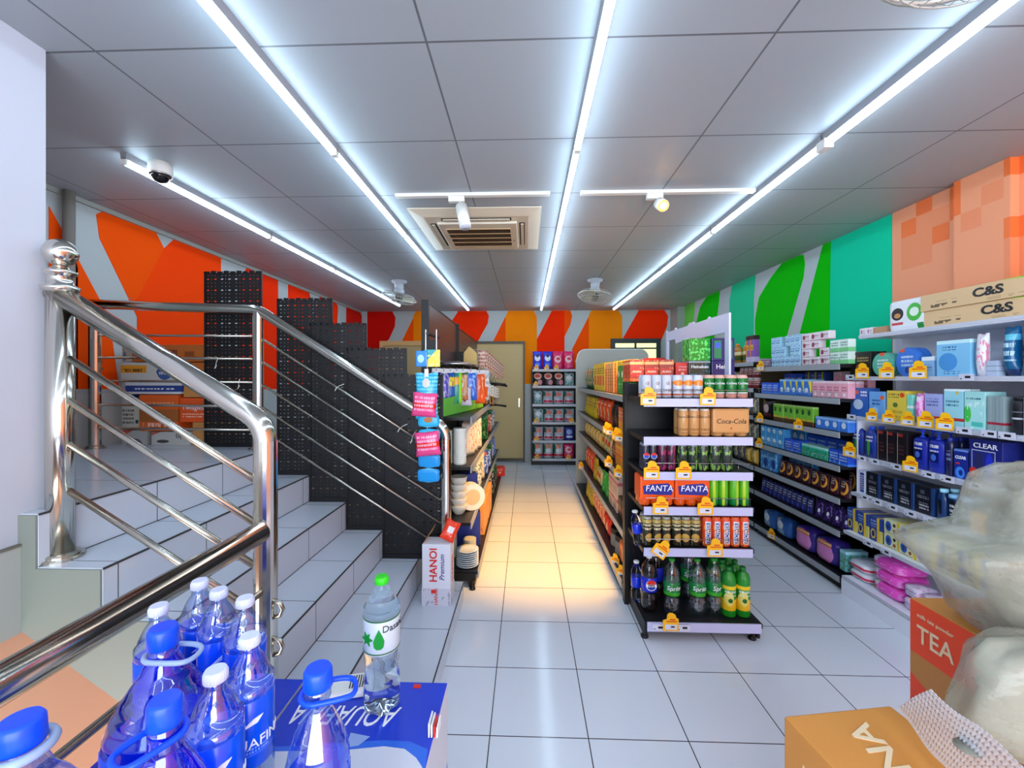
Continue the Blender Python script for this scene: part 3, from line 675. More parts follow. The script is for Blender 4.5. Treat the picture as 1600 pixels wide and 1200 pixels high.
# left gondola (kitchenware), near end beside the stairs
e = empty('gondola_shelving', (-.7, 4.4, 0), 'black kitchenware gondola with tall perforated panels beside the stairs', 'shelving')
BRN = peg_mat('perforated_brown'); BRN = mat('dark_brown_steel', '#3A2C28', .35)
b = MB(); b.box(-.71, -.69, 2.88, 5.9, .05, 1.58, BLACK2); part('back_panel', b, e)
for y in (2.87, 4.17, 5.9):
    b = MB(); b.box(-.725, -.675, y - .014, y + .014, 0, 2.0 if y < 5 else 1.6, BLACK); part('upright', b, e)
for y0, y1, z1 in ((2.89, 4.155, 1.995), (4.185, 5.88, 1.97)):
    p_, nt, bs = _new('pegboard_%d' % (y0 * 100)); g = NT(nt); vec, (x, y, z) = g.coord('Object')
    f = g.m('MULTIPLY', g.m('LESS_THAN', g.m('FRACT', g.m('DIVIDE', y, .05)), .14), g.m('LESS_THAN', g.m('FRACT', g.m('DIVIDE', z, .05)), .3))
    g.put(bs.inputs['Base Color'], g.mix(f, lin('#3B2E2B'), lin('#7A4A3A'))); bs.inputs['Roughness'].default_value = .3
    b = MB(); b.box(-.706, -.694, y0, y1, 1.60, z1, p_); part('pegboard_panel', b, e)
    b = MB(); b.box(-.71, -.69, y0, y1, z1 - .012, z1, BLACK)
    for k in range(10): b.box(-.712, -.688, y0 - .004, y0 + .012, 1.62 + k * .037, 1.64 + k * .037, BLACK)
    part('panel_edge', b, e)
for y0, y1 in ((2.885, 4.155), (4.185, 5.885)):
    for z in (1.185, .84, .45): shelf_X(e, z, -.38, -.69, y0, y1, LIPG, BLACK2, .045)
    b = MB(); b.box(-.69, -.46, y0, y1, 1.565, 1.575, BRN); part('canopy_board', b, e)
shelf_X(e, .115, -.33, -.69, 2.885, 5.885, LIPG, BLACK2, .05)
for z in (.11, .45, .84, 1.185):
    b = MB(); b.box(-1.02, -.712, 2.89, 5.88, z - .03, z - .01, BLACK2); part('shelf', b, e)
b = MB(); b.box(-.69, -.35, 2.875, 2.884, .05, .10, BLACK); part('base_side', b, e)
b = MB(); b.box(-.40, -.36, 2.885, 5.88, 0, .06, BLACK); part('kick_plate', b, e)
b = MB(); b.lathe([(.022, 0), (.02, .012), (.008, .016), (.008, .06)], BLACK, (-.37, 2.86), 14); part('levelling_foot', b, e)
b = MB(); b.tube([(-.68, 2.90, 1.56), (-.42, 2.90, 1.56), (-.37, 3.0, 1.545)], .008, CHROME, 8); part('hook_arm', b, e)
b = MB(); b.tube([(-.44, 2.91, 1.56), (-.44, 5.0, 1.56)], .007, CHROME, 8); part('hook_rail', b, e)
for y0, y1 in ((2.845, 2.875), (4.12, 4.18)):
    b = MB(); b.box(-.70, -.62, y0, y1, 1.58, 1.72, BLACK); part('bracket', b, e)

# ================================================================== PRINTED GOODS
W, K = '#F2F2F4', '#101014'
# toiletries of the white rack
pr('tissue', 'tissue_pack', 'white tissue pack with green leaf print', 'tissue', 'carton', (.26, .16, .19), '#E8EAEE', [('ell', .26, .55, .17, .2, K), ('ell', .26, .50, .09, .08, '#C98A50'), ('rect', .1, .42, .2, .28, '#D43A3A'), ('ell', .72, .55, .2, .28, '#3FB83A'), ('ell', .72, .56, .12, .14, '#E9F3E4'), ('rect', .8, .95, .02, .2, '#128A3A')], .3, bev=.025)
pr('cs', 'long_carton', 'long tan paper-towel carton', 'carton', 'carton', (1.02, .14, .092), '#DDB98A', [('diag', .9, 1, 1.35, '#9CCB3A'), ('txt', .06, .2, .15, .5, '#6E5A40', 3), ('txt', .34, .7, .1, .2, '#8A7048', 8)], .6)
pr('lowpink', 'small_carton', 'flat pink-and-white small carton', 'carton', 'carton', (.13, .1, .05), '#E9E3EA', [('ell', .3, .5, .12, .3, '#C2597E'), ('txt', .5, .95, .2, .8, '#B05070', 3)])
pr('lowtan', 'small_carton', 'flat brown small carton', 'carton', 'carton', (.2, .12, .045), '#B98D68', [])
pr('maskblk', 'mask_packet', 'black facial mask packet with orange dots', 'packet', 'carton', (.15, .03, .165), '#15130F', [('ell', .2, .82, .1, .09, '#EC6A2A'), ('ell', .5, .32, .2, .2, '#C8702E'), ('ell', .5, .28, .1, .12, '#2A1608'), ('txt', .35, .9, .6, .8, '#B89A60', 9)])
pr('maskgrn', 'mask_packet', 'round green facial mask packet', 'packet', 'disc', (.155, .03, .15), '#5FB7A2', [('ell', .5, .95, .12, .1, '#EC5A2A'), ('txt', .25, .8, .3, .75, '#E5F4F0', 7), ('ell', .6, .3, .1, .1, '#D8EBD8')])
pr('maskblu', 'mask_packet', 'round blue facial mask packet', 'packet', 'disc', (.155, .04, .17), '#3D7BD8', [('ell', .3, .93, .12, .1, '#EC5A2A'), ('txt', .25, .8, .35, .75, '#D8E8FA', 7), ('ell', .55, .22, .12, .12, '#1C4A9A')])
pr('bluewht', 'cream_box', 'pale blue sachet box', 'box', 'carton', (.1, .05, .11), '#8FBDEA', [('band', .8, 1.1, '#E9F2FA'), ('txt', .15, .85, .3, .6, '#2A5AA8', 6)])
pr('aquapk', 'mask_packet', 'tall light-blue mask packet', 'packet', 'carton', (.19, .02, .19), '#83C4EA', [('ell', .35, .4, .28, .25, '#4A96D8'), ('band', .9, 1.1, '#C9EDF4'), ('txt', .15, .6, .72, .86, '#24508A', 12), ('txt', .2, .7, .06, .14, '#24508A', 12)])
pr('pinkwht', 'cotton_pouch', 'white pouch with pink hearts', 'pouch', 'bag', (.13, .05, .17), '#E9E6EC', [('blot', .56, 6, '#E98AA8')])
pr('paper', 'tissue_stack', 'flat stack of grey-white pads', 'pads', 'carton', (.16, .1, .075), '#B5C2D8', [('band', .3, .36, '#8A98B0'), ('band', .62, .68, '#8A98B0')])
pr('tealpk', 'wet_wipe_pack', 'dark teal wrapped wipe pack', 'wipes', 'bag', (.12, .07, .23), '#0F5A86', [('band', .72, .84, '#5FC0D8'), ('txt', .1, .9, .3, .66, '#BFE4F0', 6), ('band', .0, .14, '#0A2A5A')], .2)
pr('bluepk', 'wet_wipe_pack', 'glossy royal-blue wrapped pack', 'wipes', 'bag', (.2, .09, .26), '#1456D8', [('ell', .7, .3, .2, .2, '#0A2F9A'), ('txt', .1, .9, .6, .85, '#A8CCFA', 8), ('blot', .66, 4, '#3F9AF0')], .2)
pr('padblu', 'pad_packet', 'deep blue pad packet with white circle', 'packet', 'carton', (.14, .04, .19), '#2E63B8', [('ell', .35, .85, .13, .07, '#E2622A'), ('ell', .45, .42, .28, .18, '#C9DAF2'), ('txt', .6, .95, .7, .9, W, 9)])
pr('padlbl', 'pad_packet', 'sky-blue pad packet', 'packet', 'carton', (.13, .04, .17), '#6FA6E2', [('ell', .85, .78, .14, .08, '#E2622A'), ('txt', .2, .75, .5, .7, '#1C3A7A', 7), ('ell', .4, .3, .2, .12, '#9CC8F2')])
pr('padyel', 'pad_packet', 'yellow pad packet with orange dot', 'packet', 'carton', (.14, .05, .18), '#E9CC4A', [('ell', .8, .86, .12, .08, '#E2421A'), ('txt', .1, .65, .76, .9, '#7A5A10', 10), ('ell', .45, .52, .13, .08, '#5A7A3A'), ('txt', .2, .8, .1, .4, '#C99A20', 6)])
pr('padgrn', 'pad_packet', 'narrow mint packet', 'packet', 'carton', (.06, .05, .16), '#7FD6C0', [('band', .5, .6, '#E9F8F2')])
pr('padpnk', 'pad_packet', 'bright pink pouch packet', 'packet', 'bag', (.1, .05, .17), '#E96AC2', [('blot', .5, 5, '#F3B6E0'), ('ell', .4, .8, .3, .08, '#F0E0F0')])
pr('padlil', 'pad_packet', 'lilac sheet packet', 'packet', 'carton', (.14, .04, .17), '#A9B0E6', [('txt', .1, .8, .6, .85, '#3A4A9A', 9), ('band', .2, .28, '#C73A2E'), ('ell', .45, .1, .12, .08, '#D8DAF4')])
pr('padaqu', 'pad_packet', 'pale aqua tall sheet packet', 'packet', 'carton', (.17, .04, .2), '#9FDBEA', [('band', .94, 1.1, '#E9F6FA'), ('txt', .1, .8, .5, .75, '#2A6A8A', 10), ('band', .16, .24, '#C73A2E'), ('ell', .7, .9, .07, .05, '#E2C23A')])
pr('padleaf', 'pad_packet', 'aqua sheet packet with green leaf', 'packet', 'carton', (.17, .05, .19), '#A9E2E0', [('ell', .15, .4, .18, .22, '#3FC84A'), ('txt', .1, .8, .78, .86, '#2A6A7A', 12), ('blot', .6, 4, '#D0F2EE'), ('rect', .35, .9, .08, .2, '#4FC0B2')])
pr('padgry', 'pad_packet', 'grey-green thin sheet packet', 'packet', 'carton', (.035, .04, .17), '#8FA0A2', [('band', .2, .27, '#A8243A')])
pr('roll', 'roll_on', 'black deodorant bottle with white stripe', 'deodorant', 'bottle', (.055, .05, .17), '#16161E', [('band', .42, .47, '#C9CCD4'), ('band', .62, .64, '#8A8C98')], cap='#0E0E14', shoulder=.85, neck=.7)
pr('mengrn', 'shampoo_bottle', 'navy shampoo bottle with green flash', 'shampoo', 'bottle', (.075, .05, .2), '#182A78', [('diag', 1.6, 1, 1.55, '#223C9A'), ('ell', .5, .35, .12, .28, '#3FA03A'), ('txt', .3, .8, .55, .75, W, 8)], .25, cap='#2F5AE0', sq=.5)
pr('blkred', 'shampoo_box', 'black shampoo box with red top corner', 'shampoo', 'carton', (.08, .06, .19), '#191018', [('rect', .1, .6, .88, .97, '#A8302A'), ('vband', .06, .1, '#C9B8A0'), ('txt', .2, .7, .3, .6, '#5A3030', 8)])
pr('clrbtl', 'shampoo_bottle', 'blue pump shampoo bottle with white print', 'shampoo', 'bottle', (.075, .055, .19), '#1C2FA8', [('rect', .15, .75, .3, .62, '#0F1A60'), ('txt', .2, .75, .62, .85, W, 6), ('ell', .45, .45, .16, .1, '#4A7AE0')], .25, pump='#2B50E8', sq=.6, shoulder=.86, neck=.4)
pr('dkbtl', 'shampoo_bottle', 'dark indigo shampoo bottle', 'shampoo', 'bottle', (.07, .05, .2), '#1A1E4A', [('txt', .2, .8, .4, .7, '#8A90C8', 8)], .25, cap='#1B2A8A', sq=.6, shoulder=.85, neck=.6)
pr('clrsml', 'shampoo_box', 'small blue shampoo box with swirl', 'shampoo', 'carton', (.085, .05, .15), '#1A2C8E', [('ell', .45, .2, .34, .2, '#3F8AE8'), ('ell', .5, .2, .15, .1, '#1A2C8E'), ('rect', .15, .45, .48, .54, '#D03040'), ('band', .93, 1.1, '#6A90E0')], txt=[('CLEAR', .022, INKW, .108)])
pr('clrbig', 'shampoo_gift_box', 'large navy shampoo gift box with white outline', 'shampoo', 'carton', (.17, .11, .27), '#1B2474', [('rect', .08, .80, .07, .76, '#BFC3DE'), ('rect', .1, .78, .08, .74, '#232A80'), ('ell', .62, .4, .11, .32, '#2434C4'), ('ell', .3, .42, .13, .3, '#272C5E'), ('ell', .14, .22, .15, .12, '#D8301E'), ('rect', .06, .5, .02, .07, '#8A5A20')], txt=[('CLEAR', .042, INKW, .232)])
pr('giftwht', 'soap_box', 'white-edged navy box with white side text', 'box', 'carton', (.07, .07, .15), '#DADDEE', [('rect', .35, .85, .05, .9, '#2A3690'), ('txt', .4, .8, .1, .8, W, 10)])
pr('romano', 'shower_gel_box', 'black men\'s wash box with grey lettering', 'shampoo', 'carton', (.09, .06, .155), '#151722', [('vband', .84, 1.1, '#1D3F78'), ('rect', .28, .5, .72, .86, '#4A5060'), ('txt', .12, .75, .56, .64, '#A0A4B2', 12), ('txt', .2, .72, .15, .4, '#C8CAD4', 9)])
pr('romcap', 'shampoo_bottle', 'blue-capped navy wash bottle', 'shampoo', 'bottle', (.07, .05, .165), '#16386A', [('rect', .2, .7, .2, .7, '#14182A')], .25, cap='#A8E8FA', neck=.5, sq=.5)
pr('blutub', 'shampoo_bottle', 'steel-blue flat-topped wash bottle', 'shampoo', 'bottle', (.08, .06, .15), '#1B4A80', [('rect', .1, .8, .15, .85, '#101828'), ('txt', .2, .7, .3, .7, W, 6)], .25, cap='#8FC6EE', sq=.5, shoulder=.93, neck=.85)
pr('yelbox', 'soap_box', 'yellow soap box', 'box', 'carton', (.09, .05, .1), '#F2A81C', [('txt', .1, .9, .2, .6, '#D8541A', 5)])
pr('tooth', 'toothpaste_carton', 'yellow-and-blue small carton', 'carton', 'carton', (.115, .16, .085), '#D8D6A6', [('vband', .86, 1.1, '#E8C428'), ('ell', .3, .52, .2, .36, '#2B58B8'), ('ell', .28, .48, .09, .2, '#22386A'), ('ell', .68, .7, .09, .12, '#2A2A20'), ('ell', .68, .3, .09, .12, '#8A4A20'), ('txt', .1, .8, .02, .14, '#3A3A40', 9)], .35)
pr('toothblu', 'toothpaste_carton', 'navy-and-yellow tall carton', 'carton', 'carton', (.1, .16, .15), '#2A448E', [('vband', .55, .75, '#E6C030'), ('rect', .75, 1, .0, .5, '#D8C868'), ('ell', .25, .3, .2, .2, '#E4C838'), ('ell', .25, .3, .13, .14, '#1F2F66'), ('txt', .05, .5, .6, .9, '#9AB6E8', 8)], .35)
pr('napkin', 'napkin_pack', 'hot-pink wrapped napkin pack', 'napkins', 'soft', (.22, .2, .075), '#F252C8', [('blot', .6, 5, '#FA9AE2'), ('vband', -.1, .28, '#E9E0EE'), ('rect', .0, .26, .3, .6, '#C82E5A')], .3)
pr('napwht', 'napkin_pack', 'white napkin pack with red edge', 'napkins', 'soft', (.19, .2, .06), '#E6E8F2', [('band', .3, .55, '#D83A5A')], .3)
pr('padsoft', 'sanitary_pack', 'pale pink-and-white soft pack', 'pack', 'soft', (.14, .12, .075), '#E9DCEC', [('blot', .58, 5, '#F09AC8'), ('txt', .2, .8, .3, .7, '#8A90C8', 5)], .3)
pr('padaq', 'sanitary_pack', 'aqua-and-white soft pack', 'pack', 'soft', (.15, .12, .07), '#C9E6F0', [('blot', .56, 5, '#5FB8E0'), ('ell', .7, .5, .2, .3, '#F4F6FA')], .3)
pr('boxaqua', 'tissue_box', 'upright aqua box with leaf print', 'box', 'carton', (.1, .15, .14), '#6FB8C8', [('blot', .5, 6, '#5A9A6A'), ('band', .85, 1.1, '#A8E0EA')])
# grey rack
pr('milkblu', 'milk_carton', 'pale-blue small milk carton', 'carton', 'carton', (.05, .05, .085), '#B5DDF2', [('blot', .58, 6, '#5FA8E0'), ('txt', .1, .9, .3, .7, '#3A78B8', 4)])
pr('milkpnk', 'soap_box', 'white small box with maroon lettering', 'box', 'carton', (.085, .05, .062), '#EADFE4', [('ell', .3, .5, .16, .3, '#9A3050'), ('txt', .42, .95, .3, .75, '#9A3A5A', 3), ('band', .0, .12, '#D8A8B8')])
pr('milkgrn', 'soap_box', 'white small box with green bottom', 'box', 'carton', (.09, .05, .085), '#DDEDE4', [('band', .0, .35, '#7FD08A'), ('txt', .1, .9, .4, .8, '#2A7A4A', 5)])
pr('purpbx', 'snack_box', 'small mauve box', 'box', 'carton', (.07, .06, .07), '#8A6A8E', [('txt', .1, .9, .2, .8, W, 4)])
pr('yelblu', 'milk_carton', 'blue drink carton with yellow stripe', 'carton', 'carton', (.06, .05, .13), '#2B74D0', [('diag', 1, .5, 1.1, '#E9D23A'), ('ell', .4, .35, .25, .15, '#D8ECFA'), ('band', .88, 1.1, '#8FC6F0')])
pr('pinkbx', 'milk_carton', 'pink milk carton', 'carton', 'carton', (.06, .05, .12), '#EEA9B8', [('band', .86, 1.1, '#F6D5DC'), ('txt', .15, .85, .4, .7, '#B84A68', 6), ('ell', .5, .2, .2, .1, '#F8E8EC')])
pr('greenbx', 'drink_carton', 'green malt drink carton', 'carton', 'carton', (.055, .045, .15), '#7CC23A', [('ell', .4, .68, .22, .14, '#1F5A2A'), ('band', .0, .22, '#5A3A1E'), ('rect', .1, .8, .22, .32, '#E9B23A'), ('band', .9, 1.1, '#B8E07A')])
pr('blklady', 'coffee_bag', 'black coffee bag with pale oval', 'bag', 'bag', (.12, .07, .19), '#14141A', [('ell', .5, .5, .2, .2, '#C8A8A8'), ('txt', .2, .8, .1, .3, '#A8322A', 8)], .3)
pr('blulow', 'milk_tray', 'low blue yogurt pack', 'yogurt', 'carton', (.09, .08, .085), '#3F7FE0', [('ell', .5, .5, .26, .25, '#DCEAFA'), ('band', .8, 1.1, '#8FBDF4')])
pr('blucup', 'milk_carton', 'light-blue milk carton with white cloud', 'carton', 'carton', (.07, .06, .085), '#4AA8E8', [('ell', .45, .6, .3, .22, '#E6F4FC'), ('blot', .64, 5, '#1F5AC8')])
pr('bluflat', 'milk_tray', 'bright blue shrink-wrapped milk pack', 'milk', 'carton', (.1, .08, .1), '#2558D8', [('txt', .1, .9, .3, .8, '#BBD8FA', 5), ('band', .0, .15, '#4A8AF0')])
pr('tealflat', 'milk_tray', 'teal shrink-wrapped milk pack', 'milk', 'carton', (.1, .08, .09), '#2FB89A', [('blot', .55, 6, '#1F9A4A'), ('band', .8, 1.1, '#A8E8DA')])
pr('ltblupk', 'milk_powder_box', 'light-blue milk powder pack', 'pack', 'carton', (.13, .06, .17), '#3F8FD8', [('blot', .55, 4, '#8FCBF2'), ('ell', .7, .35, .25, .25, '#1A3F8E')])
pr('gold', 'coffee_pouch', 'maroon pouch with golden swirl', 'pouch', 'pouch', (.09, .05, .13), '#3A1426', [('ell', .55, .5, .32, .34, '#E6A03A'), ('ell', .47, .55, .26, .27, '#4A1428'), ('txt', .2, .6, .5, .85, '#E8D8C8', 8)], .3)
pr('navyp', 'coffee_pouch', 'dark navy pouch with pale lettering', 'pouch', 'pouch', (.06, .05, .13), '#1E2160', [('txt', .1, .9, .45, .8, '#C9D0F0', 6), ('ell', .5, .25, .22, .14, '#3F50B0')], .3)
pr('purp', 'coffee_pouch', 'deep purple pouch with white dots', 'pouch', 'pouch', (.1, .06, .15), '#2A1450', [('blot', .62, 6, '#8A6AD0'), ('ell', .7, .4, .1, .1, '#E6E6F2')], .3)
pr('bagblu', 'napkin_bag', 'white-and-blue tilted diaper bag', 'bag', 'soft', (.2, .12, .17), '#8FB8DC', [('diag', 1, .4, .75, '#2F62B0'), ('ell', .4, .6, .2, .2, '#E9F0F8')], .3)
pr('pinkpur', 'diaper_bag', 'purple diaper bag with big pink ball', 'bag', 'soft', (.23, .14, .2), '#3A2A8A', [('ell', .45, .45, .42, .42, '#E58ACA'), ('rect', .2, .8, .68, .84, '#E87A3A'), ('txt', .2, .8, .7, .82, '#F8F0C8', 10)], .3)
pr('chips', 'snack_box', 'purple-and-orange tall snack box', 'box', 'carton', (.12, .06, .26), '#8A5AB0', [('vband', -.1, .3, '#F08A1E'), ('band', .84, 1.1, '#2A1A24'), ('rect', .25, .9, .45, .65, '#F0B42A'), ('txt', .3, .9, .48, .62, '#2A1420', 9), ('band', .0, .2, '#C9B8DA')])
pr('orbtl', 'sauce_bottle', 'orange-capped sauce bottle', 'bottle', 'bottle', (.07, .07, .2), '#B07A28', [('band', .15, .4, '#4A5A2A'), ('band', .45, .62, '#E8D8A0')], .2, cap='#F2861C')
pr('reddark', 'canned_food', 'dark red tin', 'tin', 'can', (.07, .07, .1), '#7A2A2E', [('txt', .0, 1, .3, .8, '#D8B8B0', 5), ('band', .85, 1.1, '#B8B0B0')])
pr('greybg', 'food_bag', 'grey snack bag', 'bag', 'bag', (.12, .06, .16), '#5A5E66', [('blot', .52, 5, '#C9B88A'), ('blot', .62, 7, '#2A3A7A')])
# snacks of the gondola
pr('grnbag', 'snack_bag', 'dark green snack bag', 'bag', 'bag', (.14, .07, .24), '#3A6A3A', [('ell', .5, .78, .25, .14, '#E86A2A'), ('blot', .56, 5, '#D8B890')])
pr('yelbx', 'snack_box', 'yellow snack box with orange panel', 'box', 'carton', (.1, .06, .26), '#F2C428', [('rect', .2, .9, .2, .55, '#E8602A'), ('txt', .1, .9, .62, .85, '#7A3A10', 12)])
pr('crmbx', 'cracker_box', 'cream-and-orange cracker box', 'box', 'carton', (.1, .06, .25), '#F0C070', [('diag', 1, -.6, .3, '#E8742A'), ('txt', .2, .8, .2, .8, '#8A3A12', 10)])
pr('grnbx', 'cracker_box', 'green cracker box with yellow lid', 'box', 'carton', (.14, .07, .25), '#1E8A2A', [('band', .86, 1.1, '#F0C81E'), ('ell', .4, .6, .16, .1, '#E6F0E0'), ('txt', .2, .9, .2, .4, '#9AD88A', 9)])
pr('yelgrn', 'snack_pouch', 'yellow-green snack pouch', 'pouch', 'pouch', (.12, .06, .22), '#D8B820', [('vband', -.1, .35, '#6A9A2A'), ('txt', .2, .9, .4, .8, '#8A4A10', 7)])
pr('orred', 'snack_bag', 'orange-red snack bag with cream picture', 'bag', 'bag', (.16, .08, .24), '#E8481C', [('ell', .45, .42, .32, .24, '#F2C890'), ('ell', .5, .4, .16, .12, '#B85A28'), ('txt', .15, .85, .68, .84, '#F8E8C8', 9)])
pr('blksn', 'snack_bag', 'black snack bag', 'bag', 'bag', (.13, .07, .22), '#1A1412', [('ell', .5, .4, .3, .2, '#6A4A38')])
pr('ormed', 'snack_box', 'orange snack box', 'box', 'carton', (.12, .06, .19), '#EE6420', [('rect', .1, .9, .1, .5, '#F4A83A'), ('txt', .1, .9, .55, .85, '#FBE6C0', 7)])
pr('yelsm', 'candy_bag', 'yellow sweets bag', 'bag', 'bag', (.12, .06, .15), '#F0B430', [('blot', .52, 5, '#F6E2A0'), ('blot', .62, 7, '#B8601E')])
pr('crmbag', 'candy_bag', 'cream sweets bag', 'bag', 'bag', (.12, .06, .17), '#E6CE98', [('blot', .55, 5, '#8A9A3A'), ('rect', .2, .8, .5, .75, '#D83A20')])
pr('maroon', 'candy_bag', 'maroon sweets bag', 'bag', 'bag', (.1, .05, .17), '#7A1E28', [('txt', .1, .9, .3, .8, '#E8B070', 7)])
pr('orcup', 'noodle_box', 'orange-and-yellow striped box', 'box', 'carton', (.14, .07, .2), '#F28A1C', [('vband', .3, .36, '#F8D060'), ('vband', .62, .68, '#F8D060'), ('band', .4, .46, '#E8541A'), ('band', .7, .76, '#F8D060')])
pr('grnsn', 'snack_pouch', 'bright green snack pouch', 'pouch', 'pouch', (.13, .06, .19), '#1FA83A', [('blot', .6, 5, '#8AE06A')])
pr('pinkct', 'biscuit_box', 'cream-and-pink biscuit box', 'box', 'carton', (.14, .08, .13), '#E8C8A8', [('band', .6, .8, '#D8707A'), ('txt', .1, .9, .1, .5, '#8A3A3A', 6)])
pr('brnct', 'biscuit_box', 'dark brown biscuit box', 'box', 'carton', (.12, .08, .15), '#3A1E14', [('rect', .1, .9, .3, .6, '#A85A3A')])
pr('pinkor', 'snack_bag', 'peach snack bag', 'bag', 'bag', (.14, .07, .22), '#E69A70', [('blot', .55, 5, '#D8542A'), ('txt', .2, .8, .6, .8, '#F8F0E0', 8)])
pr('redbag', 'snack_bag', 'red snack bag', 'bag', 'bag', (.13, .07, .17), '#D8241C', [('ell', .5, .5, .2, .2, '#F0C8A0')])
pr('greycup', 'noodle_cup', 'black-lidded grey cup', 'cup', 'cups', (.12, .12, .14), '#8A8C88', [('band', .7, 1.1, '#15151A')])
pr('orball', 'snack_bag', 'orange rounded snack bag', 'bag', 'soft', (.15, .1, .17), '#F0681E', [('blot', .55, 5, '#F8B878'), ('ell', .5, .5, .15, .15, '#C8321A')])
# laundry pouches
pr('ldblu', 'detergent_pouch', 'bright blue detergent pouch with white badge', 'detergent', 'pouch', (.17, .09, .30), '#2438D8', [('ell', .5, .62, .3, .17, '#E6EAF4'), ('ell', .5, .74, .16, .08, '#101848'), ('ell', .5, .25, .3, .1, '#4A78F0')], .3)
pr('ldpnk', 'detergent_pouch', 'pink detergent pouch with pale badge', 'detergent', 'pouch', (.17, .09, .30), '#E8286A', [('ell', .45, .55, .32, .2, '#F2C8D0'), ('ell', .5, .58, .2, .08, '#D8304A'), ('blot', .62, 5, '#F46AA8')], .3)
pr('ldred', 'detergent_pouch', 'red-and-black detergent pouch', 'detergent', 'pouch', (.17, .08, .22), '#2E1E24', [('ell', .45, .72, .4, .24, '#E8B8A8'), ('ell', .45, .72, .27, .13, '#C82A20'), ('ell', .7, .25, .22, .2, '#D88A98')], .3)
pr('ldgrn', 'detergent_pouch', 'white-and-green detergent pouch', 'detergent', 'pouch', (.17, .08, .22), '#A9BCC0', [('blot', .58, 5, '#1F6A5A'), ('ell', .5, .6, .3, .16, '#D8DDE6'), ('rect', .15, .85, .2, .3, '#5A9AA0')], .3)
pr('ldwr', 'detergent_pouch', 'white-and-crimson detergent pouch', 'detergent', 'pouch', (.17, .08, .22), '#B8BDC9', [('rect', .1, .9, .12, .28, '#C82448'), ('ell', .45, .7, .32, .16, '#D8685A'), ('ell', .1, .75, .18, .2, '#2A6A5A'), ('txt', .2, .8, .4, .55, '#6A7888', 8)], .3)
pr('ldbig', 'detergent_pouch', 'large white detergent pouch with crimson swoosh', 'detergent', 'pouch', (.19, .09, .27), '#BCC2C8', [('band', .12, .27, '#C8243E'), ('ell', .4, .75, .34, .14, '#E08A6A'), ('ell', .05, .6, .2, .3, '#2F7A62'), ('ell', .5, .5, .3, .12, '#DDE2E8')], .3)
pr('ldindigo', 'detergent_pouch', 'indigo detergent pouch', 'detergent', 'pouch', (.17, .08, .22), '#2B3690', [('ell', .5, .6, .3, .18, '#8AA0E0'), ('rect', .2, .8, .2, .32, '#D8DCF0')], .3)

WRK = "white rack's {} shelf"
F_ = -PI / 2
run("white rack's top shelf", [('lowpink', 1338, 1358, 2), ('lowtan', 1359, 1379, 1), ('tissue', 1382, 1441, 1)], WZ[0], F_, X=2.27)
for k, zz in enumerate((WZ[0], WZ[0] + .0925)):
    o = put('cs', (2.36 - .01 * k, 1.965 + .01 * k, zz), F_, ('lower ' if k == 0 else 'upper ') + 'long tan lettered paper-towel carton lying on the white rack', 'tan cartons on the white rack')
    text('C&S', .060, INKK, o, (-.14 - .02 * k, -.0712, .050), bold=.002, sx=1.3)
run("white rack's second shelf", [('maskblk', 1323, 1356, 1, dict(rows=3)), ('maskgrn', 1357, 1390, 1, dict(rows=2)), ('maskblu', 1393, 1428, 1, dict(rows=2)), ('bluewht', 1432, 1452, 1, dict(rows=2)), ('aquapk', 1456, 1510, 1, dict(rows=4)), ('pinkwht', 1512, 1532, 1, dict(h=.21)), ('paper', 1533, 1550, 1), ('tealpk', 1552, 1576, 1), ('bluepk', 1577, 1630, 1)], WZ[1], F_, X=2.22)
run("white rack's third shelf", [('padblu', 1323, 1350, 1, dict(rows=2)), ('padlbl', 1352, 1376, 1, dict(rows=2)), ('padyel', 1378, 1410, 1, dict(rows=2)), ('padgrn', 1411, 1419, 1), ('padpnk', 1420, 1435, 1, dict(rows=2)), ('padlil', 1437, 1465, 1, dict(rows=2)), ('padaqu', 1467, 1498, 1, dict(rows=2)), ('padleaf', 1499, 1532, 1, dict(rows=2)), ('padgry', 1534, 1562, 4), ('roll', 1567, 1590, 1), ('padlbl', 1591, 1630, 1)], WZ[2], F_, X=2.22)
run("white rack's fourth shelf", [('mengrn', 1323, 1362, 2, dict(rows=2)), ('blkred', 1364, 1412, 3, dict(rows=2)), ('clrbtl', 1416, 1466, 2, dict(rows=2)), ('dkbtl', 1468, 1480, 1, dict(rows=2)), ('clrsml', 1482, 1504, 1, dict(rows=2)), ('clrbig', 1506, 1560, 1, dict(h=.215)), ('romano', 1564, 1630, 2, dict(h=.12))], WZ[3], F_, X=2.22)
run("white rack's fifth shelf", [('giftwht', 1335, 1347, 1, dict(rows=2)), ('romano', 1348, 1452, 4, dict(rows=2)), ('romcap', 1454, 1470, 1, dict(rows=2)), ('blutub', 1471, 1506, 2, dict(rows=2)), ('yelbox', 1508, 1530, 1), ('dkbtl', 1534, 1600, 3, dict(h=.15))], WZ[4], F_, X=2.22)
run("white rack's sixth shelf", [('toothblu', 1318, 1372, 3), ('tooth', 1374, 1560, 6, dict(layers=2))], WZ[5], F_, X=2.17)
run("white rack's bottom shelf", [('boxaqua', 1306, 1316, 1), ('napwht', 1318, 1350, 1, dict(layers=2)), ('napkin', 1352, 1400, 1, dict(layers=3)), ('padsoft', 1402, 1462, 2, dict(layers=2)), ('padaq', 1464, 1540, 2, dict(layers=2))], WZ[6], F_, X=2.17)
GR = "grey-railed rack's {} shelf"
run("grey-railed rack's top shelf", [('purpbx', 1184, 1199, 2), ('milkblu', 1201, 1246, 6, dict(layers=3, gap=4)), ('milkpnk', 1248, 1290, 3, dict(layers=4, gap=5)), ('milkgrn', 1292, 1320, 2, dict(layers=2))], GZ[0], F_, X=2.17)
